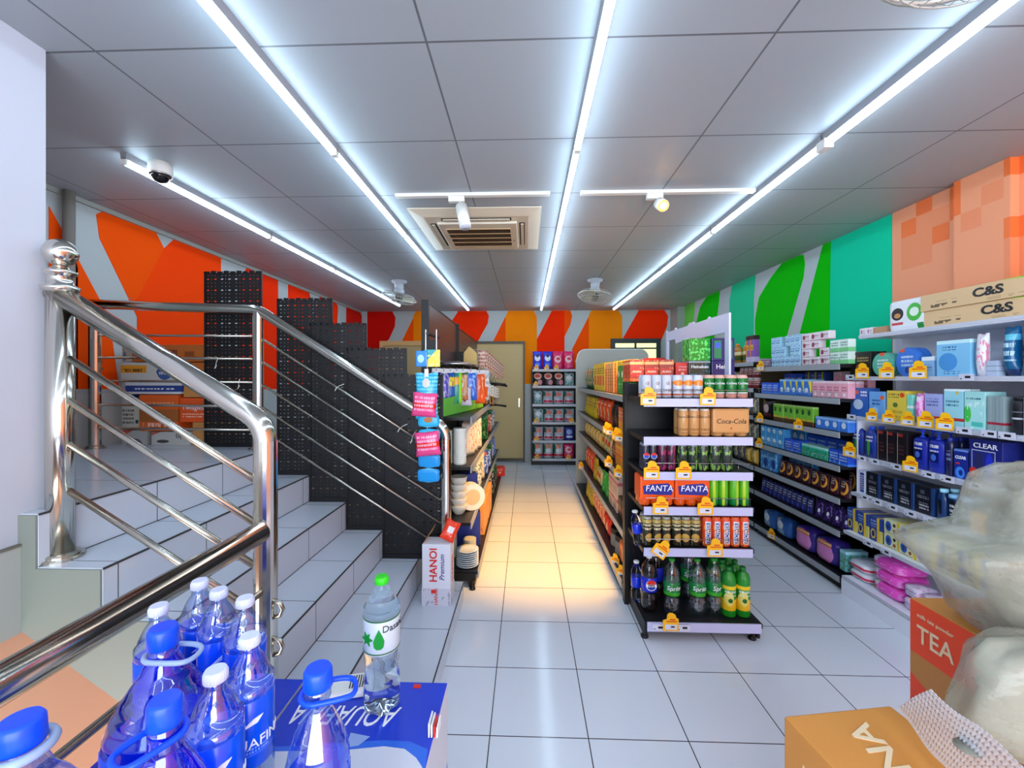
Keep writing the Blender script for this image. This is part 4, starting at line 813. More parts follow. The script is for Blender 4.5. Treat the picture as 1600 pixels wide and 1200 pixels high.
run("grey-railed rack's second shelf", [('bluflat', 1186, 1212, 3, dict(rows=2)), ('yelblu', 1214, 1262, 5, dict(rows=2)), ('pinkbx', 1264, 1320, 5, dict(rows=2))], GZ[1], F_, X=2.17)
run("grey-railed rack's third shelf", [('blklady', 1184, 1202, 1), ('greenbx', 1204, 1266, 7), ('blulow', 1269, 1320, 4)], GZ[2], F_, X=2.17)
run("grey-railed rack's fourth shelf", [('blucup', 1185, 1220, 4, dict(layers=2)), ('bluflat', 1222, 1245, 2), ('tealflat', 1247, 1288, 3), ('bluflat', 1290, 1320, 2)], GZ[3], F_, X=2.17)
run("grey-railed rack's fifth shelf", [('ltblupk', 1184, 1208, 2), ('gold', 1211, 1320, 8)], GZ[4], F_, X=2.17)
run("grey-railed rack's sixth shelf", [('navyp', 1184, 1262, 11), ('purp', 1264, 1320, 4)], GZ[5], F_, X=2.17)
run("grey-railed rack's bottom shelf", [('bagblu', 1186, 1228, 2), ('pinkpur', 1236, 1300, 2)], GZ[6], F_, X=2.17)
run("back wall shelving's top shelf", [('reddark', 1110, 1136, 5), ('orbtl', 1138, 1150, 1), ('orbtl', 1155, 1161, 1), ('chips', 1162, 1174, 2)], 1.61, F_, X=2.17)
run("back wall shelving's second shelf", [('reddark', 1150, 1177, 4, dict(layers=2)), ('greybg', 1128, 1149, 3)], 1.36, F_, X=2.17)
run("back wall shelving's third shelf", [('greybg', 1158, 1177, 2), ('blksn', 1140, 1157, 2)], 1.10, F_, X=2.17)
run("back wall shelving's fourth shelf", [('greybg', 1160, 1177, 2), ('orred', 1146, 1159, 2)], .85, F_, X=2.17)
run("back wall shelving's fifth shelf", [('yelsm', 1158, 1177, 2), ('greybg', 1140, 1157, 2)], .62, F_, X=2.17)
run("behind on the grey-railed rack's second shelf", [('bluflat', 1196, 1222, 3, dict(h=.18)), ('toothblu', 1226, 1256, 3, dict(h=.19)), ('pinkbx', 1268, 1290, 2, dict(h=.19)), ('pinkbx', 1297, 1318, 2, dict(h=.19))], GZ[1], F_, X=2.17, inset=.16)
run("behind on the grey-railed rack's third shelf", [('bluflat', 1296, 1318, 2, dict(h=.16))], GZ[2], F_, X=2.17, inset=.14)
run("behind on the grey-railed rack's fourth shelf", [('blucup', 1200, 1230, 3, dict(h=.17)), ('bluflat', 1232, 1292, 4, dict(h=.15))], GZ[3], F_, X=2.17, inset=.15)
run("behind on the grey-railed rack's fifth shelf", [('ltblupk', 1206, 1240, 3, dict(h=.18)), ('gold', 1290, 1318, 2, dict(h=.18))], GZ[4], F_, X=2.17, inset=.14)
GO = "gondola's {} shelf"
run("gondola's top shelf", [('grnbag', 911, 924, 4), ('yelbx', 925, 940, 4), ('crmbx', 941, 958, 5), ('grnbx', 960, 977, 3)], 1.335, F_, X=.685)
run("gondola's second shelf", [('yelgrn', 910, 926, 5), ('orred', 927, 948, 4), ('blksn', 949, 959, 2), ('ormed', 961, 977, 3, dict(h=.2))], 1.035, F_, X=.685)
run("gondola's third shelf", [('yelsm', 910, 934, 6), ('crmbag', 935, 949, 3), ('maroon', 950, 956, 2), ('orcup', 957, 977, 3)], .78, F_, X=.685)
run("gondola's fourth shelf", [('orred', 911, 921, 3), ('yelgrn', 922, 927, 1), ('crmbag', 928, 934, 2), ('grnsn', 935, 946, 2), ('pinkct', 947, 960, 2, dict(layers=2)), ('brnct', 961, 977, 3)], .405, F_, X=.685)
run("gondola's bottom shelf", [('yelgrn', 911, 921, 3, dict(h=.19)), ('pinkor', 922, 936, 4), ('redbag', 937, 946, 2), ('greycup', 947, 960, 2), ('orball', 961, 977, 2)], .115, F_, X=.66)
dr = 'the laundry shelving'
LD = dict(end='door side')
run("laundry's top shelf", [('ldblu', 832, 864, 2), ('ldpnk', 864, 898, 2)], LZ[0], 0, Y=6.95, **LD)
run("laundry's second shelf", [('ldred', 833, 882, 3), ('ldgrn', 882, 898, 1)], LZ[1], 0, Y=6.95, **LD)
run("laundry's third shelf", [('ldgrn', 833, 848, 1), ('ldwr', 848, 898, 3)], LZ[2], 0, Y=6.95, **LD)
run("laundry's fourth shelf", [('ldgrn', 833, 850, 1), ('ldwr', 850, 898, 3)], LZ[3], 0, Y=6.95, **LD)
run("laundry's fifth shelf", [('ldwr', 833, 882, 3), ('ldindigo', 882, 898, 1)], LZ[4], 0, Y=6.95, **LD)
run("laundry's bottom shelf", [('ldbig', 833, 881, 3, dict(h=.25)), ('ldpnk', 881, 898, 1, dict(h=.24))], LZ[5], 0, Y=6.95, **LD)

# ================================================================== DRINKS OF THE ENDCAP
def can_mat(key, base, ops, rough=.25):
    m_ = pkg('can_' + key, base, ops, rough); return m_
def curved(txt, size, m_, R, shear=0, bold=0):
    key = ('c', txt, size, m_.name, R, shear)
    if key in TXT: return TXT[key]
    me = text_mesh(txt, size, m_, shear, bold).copy()
    for v in me.vertices:
        x, y, z = v.co; rr = R + .0006 + z; a = x / R; v.co = (rr * math.sin(a), -rr * math.cos(a), y)
    TXT[key] = me; return me
CANS = {}
def pack(x0, x1, n, z, h, key, cm, label, group=None, rows=2, Y0=2.365, sleeve=None, stxt=None, ctxt=None, layers=1, name='can_pack', slant=0):
    wd = (x1 - x0) / n; r = wd / 2 * .985
    e = empty(name, ((x0 + x1) / 2, Y0 + r * rows, z), label, 'drinks', group)
    ck = (key, round(r, 4), h)
    if ck not in CANS: CANS[ck] = sh_can(2 * r, 2 * r, h, cm).mesh('can')
    for j in range(rows):
        for i in range(n):
            c = link('can', CANS[ck], e, ((i - (n - 1) / 2) * wd, (j - (rows - 1) / 2) * 2 * r, 0), rz=random.uniform(-.5, .5) if not ctxt else 0)
            if ctxt and j == 0:
                for (t, sz, mm, zz, *rot) in ctxt:
                    me = curved(t, sz, mm, r)
                    if rot: text(t, sz, mm, c, (0, -r - .001, zz), rot=(PI / 2, PI / 2 * 3, 0))
                    else: link('lettering', me, c, (0, 0, zz))
    if sleeve:
        sm, z0, z1 = sleeve; b = MB(); b.box(-n * wd / 2 - .001, n * wd / 2 + .001, -rows * r - .002, rows * r + .002, h * z0, h * z1 + .002, sm, bev=.012); sl = b.build('film_sleeve', e)
        for (t, sz, mm, zz, xx, sh) in (stxt or []): text(t, sz, mm, sl, (xx, -rows * r - .0035, zz), shear=sh)
    return e
SAP = can_mat('silver', '#C4C9D6', [('band', .12, .2, '#B8603A'), ('band', .0, .08, '#7A8090')])
SAPO = can_mat('silver_star', '#C4C9D6', [('ell', .5, .66, .5, .13, '#E8842A'), ('band', .12, .2, '#B8603A'), ('band', .0, .08, '#7A8090')])
CARL = can_mat('carlsberg', '#12702E', [('band', .86, 1.1, '#D8A89A'), ('band', .0, .2, '#C9887A'), ('band', .22, .26, '#E8E8E8')])
COK = can_mat('tan', '#C9935A', [('band', .93, 1.1, '#D8D0C8'), ('txt', .1, .9, .1, .35, '#8A5A30', 7)])
PEPM = can_mat('pepsi_black', '#2A2C3C', [('band', .9, 1.1, '#8A8CA0'), ('blot', .66, 5, '#5A6080')])
LIME = can_mat('lime_black', '#26332C', [('blot', .56, 4, '#7AA84A'), ('band', .9, 1.1, '#8A8CA0')])
RASP = can_mat('raspberry', '#3A2436', [('blot', .54, 4, '#9A2A5A'), ('band', .9, 1.1, '#8A8CA0')])
FAN = can_mat('orange', '#F05A14', [('band', .93, 1.1, '#C8CCD0')])
GRC = can_mat('green', '#5FB81E', [('band', .0, .28, '#12803A'), ('vband', .35, .6, '#B8D82A'), ('band', .93, 1.1, '#9AC8A8')])
GOLD = can_mat('gold_black', '#2E2A1E', [('band', .78, .9, '#B8A05A'), ('ell', .5, .3, .4, .14, '#C8A04A'), ('txt', 0, 1, .5, .75, '#E8DCA8', 8), ('band', .92, 1.1, '#A8A8A0')])
ENER = can_mat('orange_energy', '#E8502A', [('rect', .2, .8, .1, .85, '#D8DCE8'), ('rect', .3, .7, .14, .8, '#16509A'), ('blot', .6, 5, '#F29A3A')])
NAVT = mat('navy_ink', '#1A2A5A', .4)
q = "on the drinks endcap's "
pack(.655, .825, 3, 1.343, .132, 'sap', SAP, 'silver beer can pack nearest the aisle ' + q + 'top shelf', ctxt=[('SAPPORO', .018, INKK, .045), ('@', .022, mat('deer_brown', '#8A5A48', .4), .085)])
pack(.83, 1.0, 3, 1.343, .132, 'sapo', SAPO, 'silver beer can pack with orange stars ' + q + 'top shelf', ctxt=[('SAPPORO', .018, INKK, .045)])
pack(1.005, 1.12, 2, 1.343, .132, 'carl', CARL, 'green beer can pair beside the silver packs ' + q + 'top shelf', ctxt=[('Carlsberg', .017, INKW, .085)])
pack(1.125, 1.25, 2, 1.343, .132, 'carl', CARL, 'outermost green beer can pack ' + q + 'top shelf', ctxt=[('Carlsberg', .017, INKW, .085)])
pack(.86, 1.04, 3, 1.13, .155, 'cok', COK, 'three-wide tan cola can pack ' + q + 'second shelf', ctxt=[('Coca-Cola', .021, INKK, .11)])
pack(1.045, 1.245, 3, 1.13, .155, 'cok', COK, 'tan cola can pack in a printed sleeve ' + q + 'second shelf', sleeve=(mat('tan_film', '#CB9257', .35), .12, 1.0), stxt=[('Coca-Cola', .038, INKK, .085, 0, .15), ('*', .03, RED, .04, 0, 0)])
for k, (mm, lb, ct) in enumerate([(PEPM, 'dark cola can pack with round logos', 1), (RASP, 'raspberry cola can pair', 0), (LIME, 'first lime cola can pack', 0), (LIME, 'last lime cola can pack', 0)]):
    x0 = [.655, .745, .855, 1.035][k]; x1 = [.74, .85, 1.03, 1.165][k]
    pk = pack(x0, x1, [1, 2, 3, 2][k] + (0 if k else 1), .935, .155, 'dk%d' % k, mm, lb + ', from the aisle side, ' + q + 'third shelf')
    if not k:
        for i in (-.5, .5):
            for (rr, cc, zz) in ((.017, '#E8E8F0', 0), (.015, '#1F4AB8', -.0005)):
                b = MB(); b.prism([(rr * math.cos(a), rr * math.sin(a)) for a in [2 * PI * t / 18 for t in range(18)]], 'y', -.0022 + zz, -.0002, mat('logo' + cc, cc, .4)); b.build('logo_disc', pk, (i * .0425, -.0435, .085))
            b = MB(); b.prism([(.015 * math.cos(a), .015 * math.sin(a)) for a in [PI * t / 9 for t in range(10)]], 'y', -.0032, -.0002, RED); b.build('logo_top', pk, (i * .0425, -.0435, .088))
for k in range(2):
    pk = pack(.64 + .195 * k, .83 + .195 * k, 3, .74, .162, 'fan', FAN, 'orange soda can pack, ' + ('nearer the aisle, ' if k == 0 else 'beside the green cans, ') + q + 'fourth shelf', 'orange soda packs', sleeve=(mat('orange_film', '#F0560F', .3), .2, 1.0), Y0=2.36,
             stxt=[('FANTA', .048, INKW, .098, .01, .1)])
    b = MB(); b.prism([(-.075, .066), (.08, .062), (.088, .1), (.06, .128), (-.03, .122), (-.08, .112)], 'y', -.0005, .0008, mat('fanta_navy', '#1E2A8A', .4)); b.build('logo_patch', pk, (0, -.0655, 0))
for k in range(2): pack(1.03 + .115 * k, 1.14 + .115 * k, 2, .74, .158, 'grc', GRC, 'lime-green can pack, ' + ('beside the orange soda, ' if k == 0 else 'outermost, ') + q + 'fourth shelf', 'green can packs')
for k in range(2): pack(.66 + .165 * k, .82 + .165 * k, 3, .51, .165, 'gold', GOLD, 'black-and-gold can pack, ' + ('nearer the aisle, ' if k == 0 else 'beside the orange cans, ') + q + 'fifth shelf', 'black and gold packs')
pack(.995, 1.255, 5, .51, .168, 'ener', ENER, 'orange energy drink can pack with blue labels ' + q + 'fifth shelf', ctxt=[('FPOWER', .026, INKW, .08, 1)])
# top board of the gondola with stacks on it
ee = [o for o in bpy.data.objects if o.name == 'gondola_shelving'][0]
b = MB(); b.box(.76, 1.265, 2.79, 5.3, 1.42, 1.432, BLACK2); part('top_board', b, ee)
pr('redpk', 'drink_box', 'red-and-brown drinks box', 'box', 'carton', (.12, .1, .15), '#A8301E', [('rect', .12, .88, .25, .6, '#D82A1E'), ('band', .78, .9, '#E8B87A'), ('txt', .2, .8, .4, .52, '#F8E8D8', 6), ('band', .0, .15, '#D8602A'), ('blot', .6, 6, '#E88A4A')])
pr('redlow', 'drink_box', 'plain bright red low box', 'box', 'carton', (.14, .1, .13), '#D8241C', [('txt', .2, .8, .5, .8, '#F0A8A0', 6), ('ell', .5, .4, .12, .1, '#F0B090')])
pr('heigrn', 'can_pack', 'dark green beer pack with bright green film', 'drinks', 'carton', (.14, .12, .15), '#18902A', [('blot', .54, 7, '#5FE06A'), ('blot', .66, 9, '#0A4A1A')], .15)
pr('heitxt', 'can_pack', 'dark green beer pack with white lettering', 'drinks', 'carton', (.14, .12, .14), '#14301E', [('blot', .6, 7, '#2F6A8A'), ('band', .9, 1.1, '#8A98A0')], .2, txt=[('Heineken', .03, INKW, .1)])
pr('heiblu', 'can_pack', 'blue-and-green beer can pack', 'drinks', 'carton', (.15, .12, .15), '#1E2C70', [('rect', .1, .42, .1, .9, '#1F8A5A'), ('rect', .58, .9, .1, .9, '#1F8A5A'), ('rect', .15, .38, .55, .8, '#3A6AE0'), ('rect', .62, .85, .55, .8, '#3A6AE0')], .2)
pr('heiwht', 'can_pack', 'navy beer pack with white lettering', 'drinks', 'carton', (.15, .12, .14), '#14206A', [('band', .0, .3, '#1A5A4A')], .2, txt=[('Hei B', .042, INKW, .1)])
run('on the gondola top', [('redpk', 985, 1055, 3, dict(rows=2)), ('redlow', 1057, 1080, 1)], 1.432, 0, Y=2.83, end='aisle side')
for key, u, lv, lb in (('heitxt', 1092, 0, 'lower dark green beer pack with white lettering on top of the gondola'), ('heigrn', 1092, 1, 'upper bright green beer pack on top of the gondola'), ('heiwht', 1128, 0, 'lower navy beer pack with white lettering on top of the gondola'), ('heiblu', 1128, 1, 'upper blue-and-green beer pack on top of the gondola')):
    put(key, (P(u, 560, Y=2.86).x - .01, 2.88, 1.432 + .141 * lv), 0, lb)
put('redlow', (1.02, 3.35, 1.432), .2, 'red box farther back on the gondola top board', sz=1.4)
for k in range(9):
    x, y = (.90 + .12 * (k % 3), 4.0 + .30 * (k // 3))
    put(['grnbx', 'grnsn', 'greybg'][k % 3], (x, y, 1.432), random.uniform(-.3, .3), f"{ORD[k]} green or grey bag in the loose row on the gondola's top board", 'bags on top of the gondola', sz=.75)
FR = mat('white_card_frame', '#D4D8F2', .5)
e = empty('sign_frame', (1.278, 3.2, 1.40), 'white cut-out sign frame standing along the top of the gondola', 'sign')
b = MB(); b.box(1.272, 1.285, 2.655, 2.71, 1.40, 1.75, FR); part('side_strip', b, e)
b = MB(); b.box(1.272, 1.285, 3.79, 3.83, 1.432, 1.79, FR); part('side_strip', b, e)
b = MB(); b.prism([(2.655, 1.75), (2.655, 1.868), (2.93, 1.87), (2.95, 1.885), (2.97, 1.87), (3.2, 1.868), (3.22, 1.885), (3.3, 1.885), (3.32, 1.868), (3.58, 1.868), (3.6, 1.885), (3.62, 1.868), (3.8, 1.868), (3.83, 1.885), (3.83, 1.79), (3.6, 1.79), (3.58, 1.75), (3.3, 1.76), (3.28, 1.72), (3.1, 1.72), (3.08, 1.75)], 'x', 1.272, 1.285, FR); part('header', b, e)

# ---- clear bottles
WATER = mat('clear_water', '#DCEBFA', .02, 0, 1, 1.33)
def thin_clear(name, tint, gloss=.12):
    m_ = bpy.data.materials.new(name); m_.use_nodes = True; nt = m_.node_tree; nt.nodes.remove(nt.nodes['Principled BSDF']); out = nt.nodes['Material Output']
    tr = nt.nodes.new('ShaderNodeBsdfTransparent'); tr.inputs[0].default_value = lin(tint); gl = nt.nodes.new('ShaderNodeBsdfGlossy'); gl.inputs['Roughness'].default_value = .04; gl.inputs[0].default_value = (1, 1, 1, 1)
    lw = nt.nodes.new('ShaderNodeLayerWeight'); lw.inputs[0].default_value = .35; g = NT(nt); f = g.m('ADD', g.m('MULTIPLY', g.m('POWER', lw.outputs['Facing'], 2.2), .75), gloss)
    mx = nt.nodes.new('ShaderNodeMixShader'); nt.links.new(f, mx.inputs[0]); nt.links.new(tr.outputs[0], mx.inputs[1]); nt.links.new(gl.outputs[0], mx.inputs[2]); nt.links.new(mx.outputs[0], out.inputs[0]); MATS[name] = m_; return m_
PET = thin_clear('thin_clear_plastic', '#E2EEF8'); BPET = thin_clear('thin_bluish_plastic', '#D4E4FA', .14)
COLA = mat('cola', '#120A0C', .08, coat=.6)
ABLU = mat('aquafina_blue_label', '#1032D0', .18, coat=.5); ABLU2 = mat('deep_blue_label', '#0A1FA0', .2)
def bottle(loc, r, h, body, label, capc, lab, group=None, lz=(.36, .62), cap_r=.0155, name='water_bottle', waist=True, txts=(), rz=0, petal=True, cat='bottle', n=32):
    e = empty(name, loc, lab, cat, group, rz)
    b = MB(); vs = []; prof = [(.30, 0.012), (.72, .0), (.86, .012), (.97, .05), (1.0, .10)]
    if waist: prof += [(1.0, .16), (.97, .19), (1.0, .22), (.97, .25), (.86, .31), (.85, .34), (.97, .36)]
    prof += [(.975, lz[0]), (.975, lz[1])] if waist else [(1, .3), (.985, lz[0]), (.985, lz[1])]
    prof += [(1.0, lz[1] + .01), (.99, lz[1] + .06), (.92, .76), (.78, .82), (.58, .87), (.40, .905), (cap_r / r * .9, .93), (cap_r / r * .9, .965)]
    prof = sorted(prof, key=lambda p: p[1]) if False else prof
    for k, (q_, zf) in enumerate(prof):
        for i in range(n):
            a = 2 * PI * i / n; pet = 1
            if petal and k < 3: pet = 1 + .10 * math.cos(5 * a)
            rr = r * q_ * pet; vs.append((rr * math.cos(a), rr * math.sin(a), h * max(0, zf) + (0.0 if k > 2 or not petal else (.006 * (1 - math.cos(5 * a)) * (k < 2)))))
    fs = [(j * n + i, j * n + (i + 1) % n, (j + 1) * n + (i + 1) % n, (j + 1) * n + i) for j in range(len(prof) - 1) for i in range(n)]
    fs += [tuple(range(n))[::-1], tuple((len(prof) - 1) * n + i for i in range(n))]
    b.add(vs, fs, body, True); b.build('bottle_body', e)
    b = MB(); b.lathe([(r * .985, h * lz[0]), (r * 1.005, h * lz[0] + .001), (r * 1.005, h * lz[1] - .001), (r * .985, h * lz[1])], label, n=32)
    o = b.build('label_wrap', e)
    for (t, sz, mm, zz, sh) in txts: link('lettering', curved(t, sz, mm, r * 1.005, sh), o, (0, 0, zz))
    b = MB(); b.lathe([(cap_r, h * .945), (cap_r * 1.06, h * .95), (cap_r * 1.03, h * .985), (cap_r * .9, h)], capc, n=24)
    for i in range(24): a = 2 * PI * i / 24; b.tube([(cap_r * 1.03 * math.cos(a), cap_r * 1.03 * math.sin(a), h * .955), (cap_r * 1.02 * math.cos(a), cap_r * 1.02 * math.sin(a), h * .985)], .0007, capc, 4)
    b.build('cap', e)
    return e
SPRG = pkg('sprite_label', '#0F7A3A', [('band', .0, .28, '#3FAA2A')], .25)
PEPL = mat('pepsi_label', '#1F2CC0', .25)
bottle((.722, 2.47, .105), .046, .315, COLA, PEPL, PLW, 'large dark cola bottle with blue label on the endcap base', txts=[], cat='bottle', name='cola_bottle'); ck_ = bpy.data.objects['cola_bottle']
for q2, (r2, c2) in enumerate(((.030, INKW), (.026, mat('roundel_blue', '#1A3AA8', .4)))):
    b = MB(); b.prism([(r2 * math.cos(a), r2 * math.sin(a)) for a in [2 * PI * t / 24 for t in range(24)]], 'y', -.0475 - q2 * .0008, -.040, c2); b.build('round_logo', ck_, (0, 0, .155))
b = MB(); b.prism([(.026 * math.cos(a), .026 * math.sin(a)) for a in [PI * t / 12 for t in range(13)]], 'y', -.0492, -.045, RED); b.build('logo_top', ck_, (0, 0, .160))
b = MB(); b.box(-.029, .029, -.0494, -.045, -.007, .008, INKW); b.build('logo_band', ck_, (0, 0, .155)); text('PEPSI', .017, INKK, ck_, (0, -.0502, .1555), bold=.0005)
o = empty('cola_bottle', (.80, 2.60, .105), 'second large dark cola bottle behind the front one on the endcap base', 'bottle'); bpy.data.objects.remove(o)
bottle((.80, 2.60, .105), .046, .315, COLA, PEPL, PLW, 'second dark cola bottle standing behind the front one on the endcap base', name='cola_bottle')
bottle((.672, 2.56, .105), .032, .24, WATER, ABLU, PLW, 'small blue-labelled water bottle beside the cola on the endcap base')
for k, (x, y, t, lb) in enumerate([(.840, 2.43, 'Sprite', 'clear lemon soda bottle beside the dark cola bottle'), (.985, 2.43, 'Sprite', 'middle clear lemon soda bottle on the endcap base'), (1.083, 2.44, 'Spr', 'clear lemon soda bottle beside the green-yellow bottles'), (1.0, 2.60, 'Sprite', 'rear clear lemon soda bottle in the shade of the endcap base')]):
    bottle((x, y, .105), .046, .315, PET, SPRG, GREEN, lb, 'lemon soda bottles on the endcap', lz=(.36, .6), txts=[(t, .036, INKW, .157, .2)], name='soda_bottle')
TEAG = pkg('tea_bottle', '#1E8A22', [('band', .62, .7, '#F2D01E'), ('band', .16, .40, '#F2C01E'), ('ell', .35, .42, .3, .16, '#E8D86A'), ('ell', .42, .38, .16, .05, '#1E6A1E'), ('txt', .1, .9, .48, .6, '#D8EED8', 10)], .25)
pr('teabt', 'tea_bottle', 'green-and-yellow soft drink bottle', 'bottle', 'bottle', (.078, .078, .27), TEAG, cap='#12702A', shoulder=.78, neck=.36)
for k, (x, y, lb) in enumerate([(1.158, 2.42, 'front'), (1.237, 2.42, 'front outer'), (1.16, 2.51, 'second row'), (1.237, 2.51, 'second row outer'), (1.158, 2.60, 'third row'), (1.237, 2.60, 'third row outer')]):
    put('teabt', (x, y, .105), 0, f'{lb} green-and-yellow drink bottle on the endcap base', 'green-yellow bottles on the endcap base')
bottle((.655, 2.44, .49), .028, .2, WATER, ABLU, PLW, 'blue-labelled water bottle leaning out beside the gold cans').rotation_euler = (.0, -.12, 0)

# ---- promotion tags and price cards
TAGM = mat('tag_yellow', '#F8B80E', .4); TAGR = mat('tag_red_print', '#D83A10', .4); CARD = mat('price_card', '#D4D6E6', .4)
def tag_mesh(w_, h_):
    b = MB(); b.prism([(-w_ / 2, 0), (w_ / 2, 0), (w_ / 2, h_ * .68), (w_ * .36, h_ * .72), (w_ * .3, h_ * .9), (w_ * .1, h_), (-w_ * .1, h_), (-w_ * .22, h_ * .9), (-w_ * .26, h_ * .66), (-w_ / 2, h_ * .6)], 'y', -.0012, 0, TAGM)
    b.box(-w_ * .36, w_ * .38, -.002, -.0012, h_ * .08, h_ * .36, CARD); b.box(-w_ * .3, w_ * .42, -.002, -.0012, h_ * .5, h_ * .55, TAGR); b.box(-w_ * .05, w_ * .3, -.002, -.0012, h_ * .6, h_ * .66, TAGR); b.box(0, w_ * .25, -.0025, -.002, h_ * .2, h_ * .28, INKK); return b.mesh('promotion_tag')
TM = tag_mesh(.085, .10)
def promo(u, z, lab, X=None, Y=None, s=1, rz=0, dz=-.035, tilt=0, grp='yellow promotion tags'):
    p = P(u, 590, X=X, Y=Y); o = link('promotion_tag', TM, None, (p.x, p.y, z + dz), rz, lab, 'price tag', grp); o.scale = (s, 1, s)
    if tilt: o.rotation_euler = (0, tilt, rz)
for u, z, t, lb in [(1013, 1.343, 0, 'under the silver beer'), (1106, 1.343, 0, 'under the green beer'), (1018, .935, 0, 'under the dark cola cans'), (1068, .935, 0, 'under the lime cola cans'), (1032, .74, 0, 'under the orange soda'), (1102, .74, 0, 'under the green cans'), (1026, .51, .6, 'leaning under the gold cans'), (1117, .51, 0, 'under the orange energy cans'), (1048, .105, 0, 'on the base rail')]:
    promo(u, z, 'yellow promotion tag ' + lb + ' of the drinks endcap', Y=2.325 if z > .2 else 2.31, tilt=t, grp='promotion tags on the endcap')
for i, (u, z, Xp, s) in enumerate([(1347, WZ[1], 2.19, 1), (1385, WZ[1], 2.19, 1), (1434, WZ[1], 2.19, 1), (1362, WZ[2], 2.18, .8), (1388, WZ[2], 2.18, .8), (1418, WZ[2], 2.18, .8), (1446, WZ[2], 2.18, .9), (1476, WZ[2], 2.18, .9), (1327, WZ[3], 2.18, 1), (1422, WZ[3], 2.18, .9)]):
    promo(u, z, f'yellow promotion tag, {ORD[[0, 1, 2, 0, 1, 2, 3, 4, 0, 1][i]]} from the far end, ' + WRK.format(['second', 'third', 'fourth'][(i > 2) + (i > 7)]), X=Xp, s=s, rz=F_ + .25, dz=-.012, grp='promotion tags on the white rack')
for i, (u, z, k) in enumerate([(1188, GZ[0], 'top'), (1187, GZ[2], 'third'), (1247, GZ[2], 'third'), (1186, GZ[3], 'fourth'), (1205, GZ[6], 'bottom')]):
    promo(u, z, 'small yellow tag ' + ['at the far end', 'at the far end', 'under the green cartons', 'at the far end', 'beside the blue diaper bags'][i] + ' of ' + GR.format(k), X=2.13, s=.9, rz=F_ + .3, dz=-.03, grp='promotion tags on the grey rack')
for i, (u, z, k) in enumerate([(838, LZ[0], 'top'), (854, LZ[0], 'top'), (869, LZ[0], 'top'), (837, LZ[1], 'second'), (838, LZ[3], 'fourth'), (893, LZ[3], 'fourth'), (838, LZ[4], 'fifth'), (839, LZ[5], 'bottom'), (888, LZ[5], 'bottom')]):
    promo(u, z, f"{ORD[[0, 1, 2, 0, 0, 1, 0, 0, 1][i]]} yellow tag from the door side on the laundry rack's {k} shelf", Y=6.91, s=.95, dz=-.02, grp='promotion tags on the laundry rack')
for i, (u, z, k) in enumerate([(948, 1.035, 'second'), (952, 1.035, 'second'), (963, 1.035, 'second'), (967, 1.035, 'second'), (951, .78, 'third'), (966, .78, 'third'), (961, .115, 'bottom'), (970, .115, 'bottom'), (908, .405, 'fourth')]):
    promo(u, z, f"{ORD[[0, 1, 2, 3, 0, 1, 0, 1, 0][i]]} yellow tag from the far end on the snack gondola's {k} shelf", X=.645, s=.9, rz=F_ + .7, dz=-.02, grp='promotion tags on the snack gondola')
def card_mesh():
    b = MB(); b.box(-.036, .036, -.0012, 0, 0, .034, CARD); b.box(-.006, .02, -.0018, -.0012, .012, .024, INKK); b.box(-.028, -.022, -.0018, -.0012, .006, .012, INKK); return b.mesh('price_card')
CM = card_mesh(); ci = 0
for z, Xp, us, k in ((WZ[1], 2.195, (1328, 1510), 'second'), (WZ[2], 2.185, (1330, 1506, 1546, 1572), 'third'), (WZ[3], 2.185, (1346, 1366, 1400, 1450, 1480, 1522), 'fourth'), (WZ[4], 2.185, (1350, 1370, 1394, 1422, 1453, 1474, 1496), 'fifth'), (WZ[5], 2.135, (1356, 1384), 'sixth')):
    for i, u in enumerate(us):
        p = P(u, 590, X=Xp); link('price_card', CM, None, (p.x, p.y, z - .022), F_, f'{ORD[i]} white price card from the far end on {WRK.format(k)}', 'price tag', 'price cards on the white rack')
for i, u in enumerate((1030, 1068)):
    p = P(u, 590, Y=2.318); o = link('price_card', CM, None, (p.x, 2.318, .066), 0, 'small white price card ' + ('nearer the aisle' if i == 0 else 'beside the yellow tag') + ' on the endcap base rail', 'price tag', 'price cards on the endcap')
text('121', .03, INKK, None, (0, 0, 0)) if False else None

# ================================================================== KITCHENWARE GONDOLA GOODS
CREAM = mat('cream_ceramic', '#DAD8CE', .25); CERW = mat('pale_ceramic', '#D8E2EA', .2); CUPW = mat('paper_cup_white', '#E2E4DC', .5)
pr('bowls', 'bowl_stack', 'stack of white bowls', 'bowls', 'bowls', (.13, .13, .34), CREAM, n=5)
pr('cups', 'cup_stack', 'sleeve of white paper cups', 'cups', 'cups', (.095, .095, .2), CUPW)
pr('plates', 'plate_stack', 'stack of pale plates', 'plates', 'plates', (.16, .16, .12), CERW, n=8)
pr('bowlsm', 'bowl_stack', 'small stack of grey bowls', 'bowls', 'cups', (.10, .10, .11), mat('grey_ceramic', '#B9B6A4', .3))
pr('pouchor', 'paper_bag', 'white-and-orange printed bag', 'bag', 'bag', (.15, .06, .26), '#D8D4C8', [('blot', .60, 6, '#E8703A')], .4)
pr('pouchgr', 'utensil_bag', 'dark green utensil bag', 'bag', 'bag', (.15, .06, .24), '#1E6A2A', [('blot', .5, 6, '#0E2A18'), ('blot', .62, 8, '#8AB8A0')], .3)
pr('pouchbl', 'utensil_bag', 'blue plastic bag of kitchen goods', 'bag', 'bag', (.15, .07, .2), '#2A58C8', [('blot', .55, 5, '#B8CCE8'), ('blot', .68, 8, '#E8642A')], .3)
pr('pouchtn', 'utensil_bag', 'tan-and-green packet', 'packet', 'bag', (.13, .05, .25), '#B89A68', [('blot', .55, 6, '#4A7A3A')], .4)
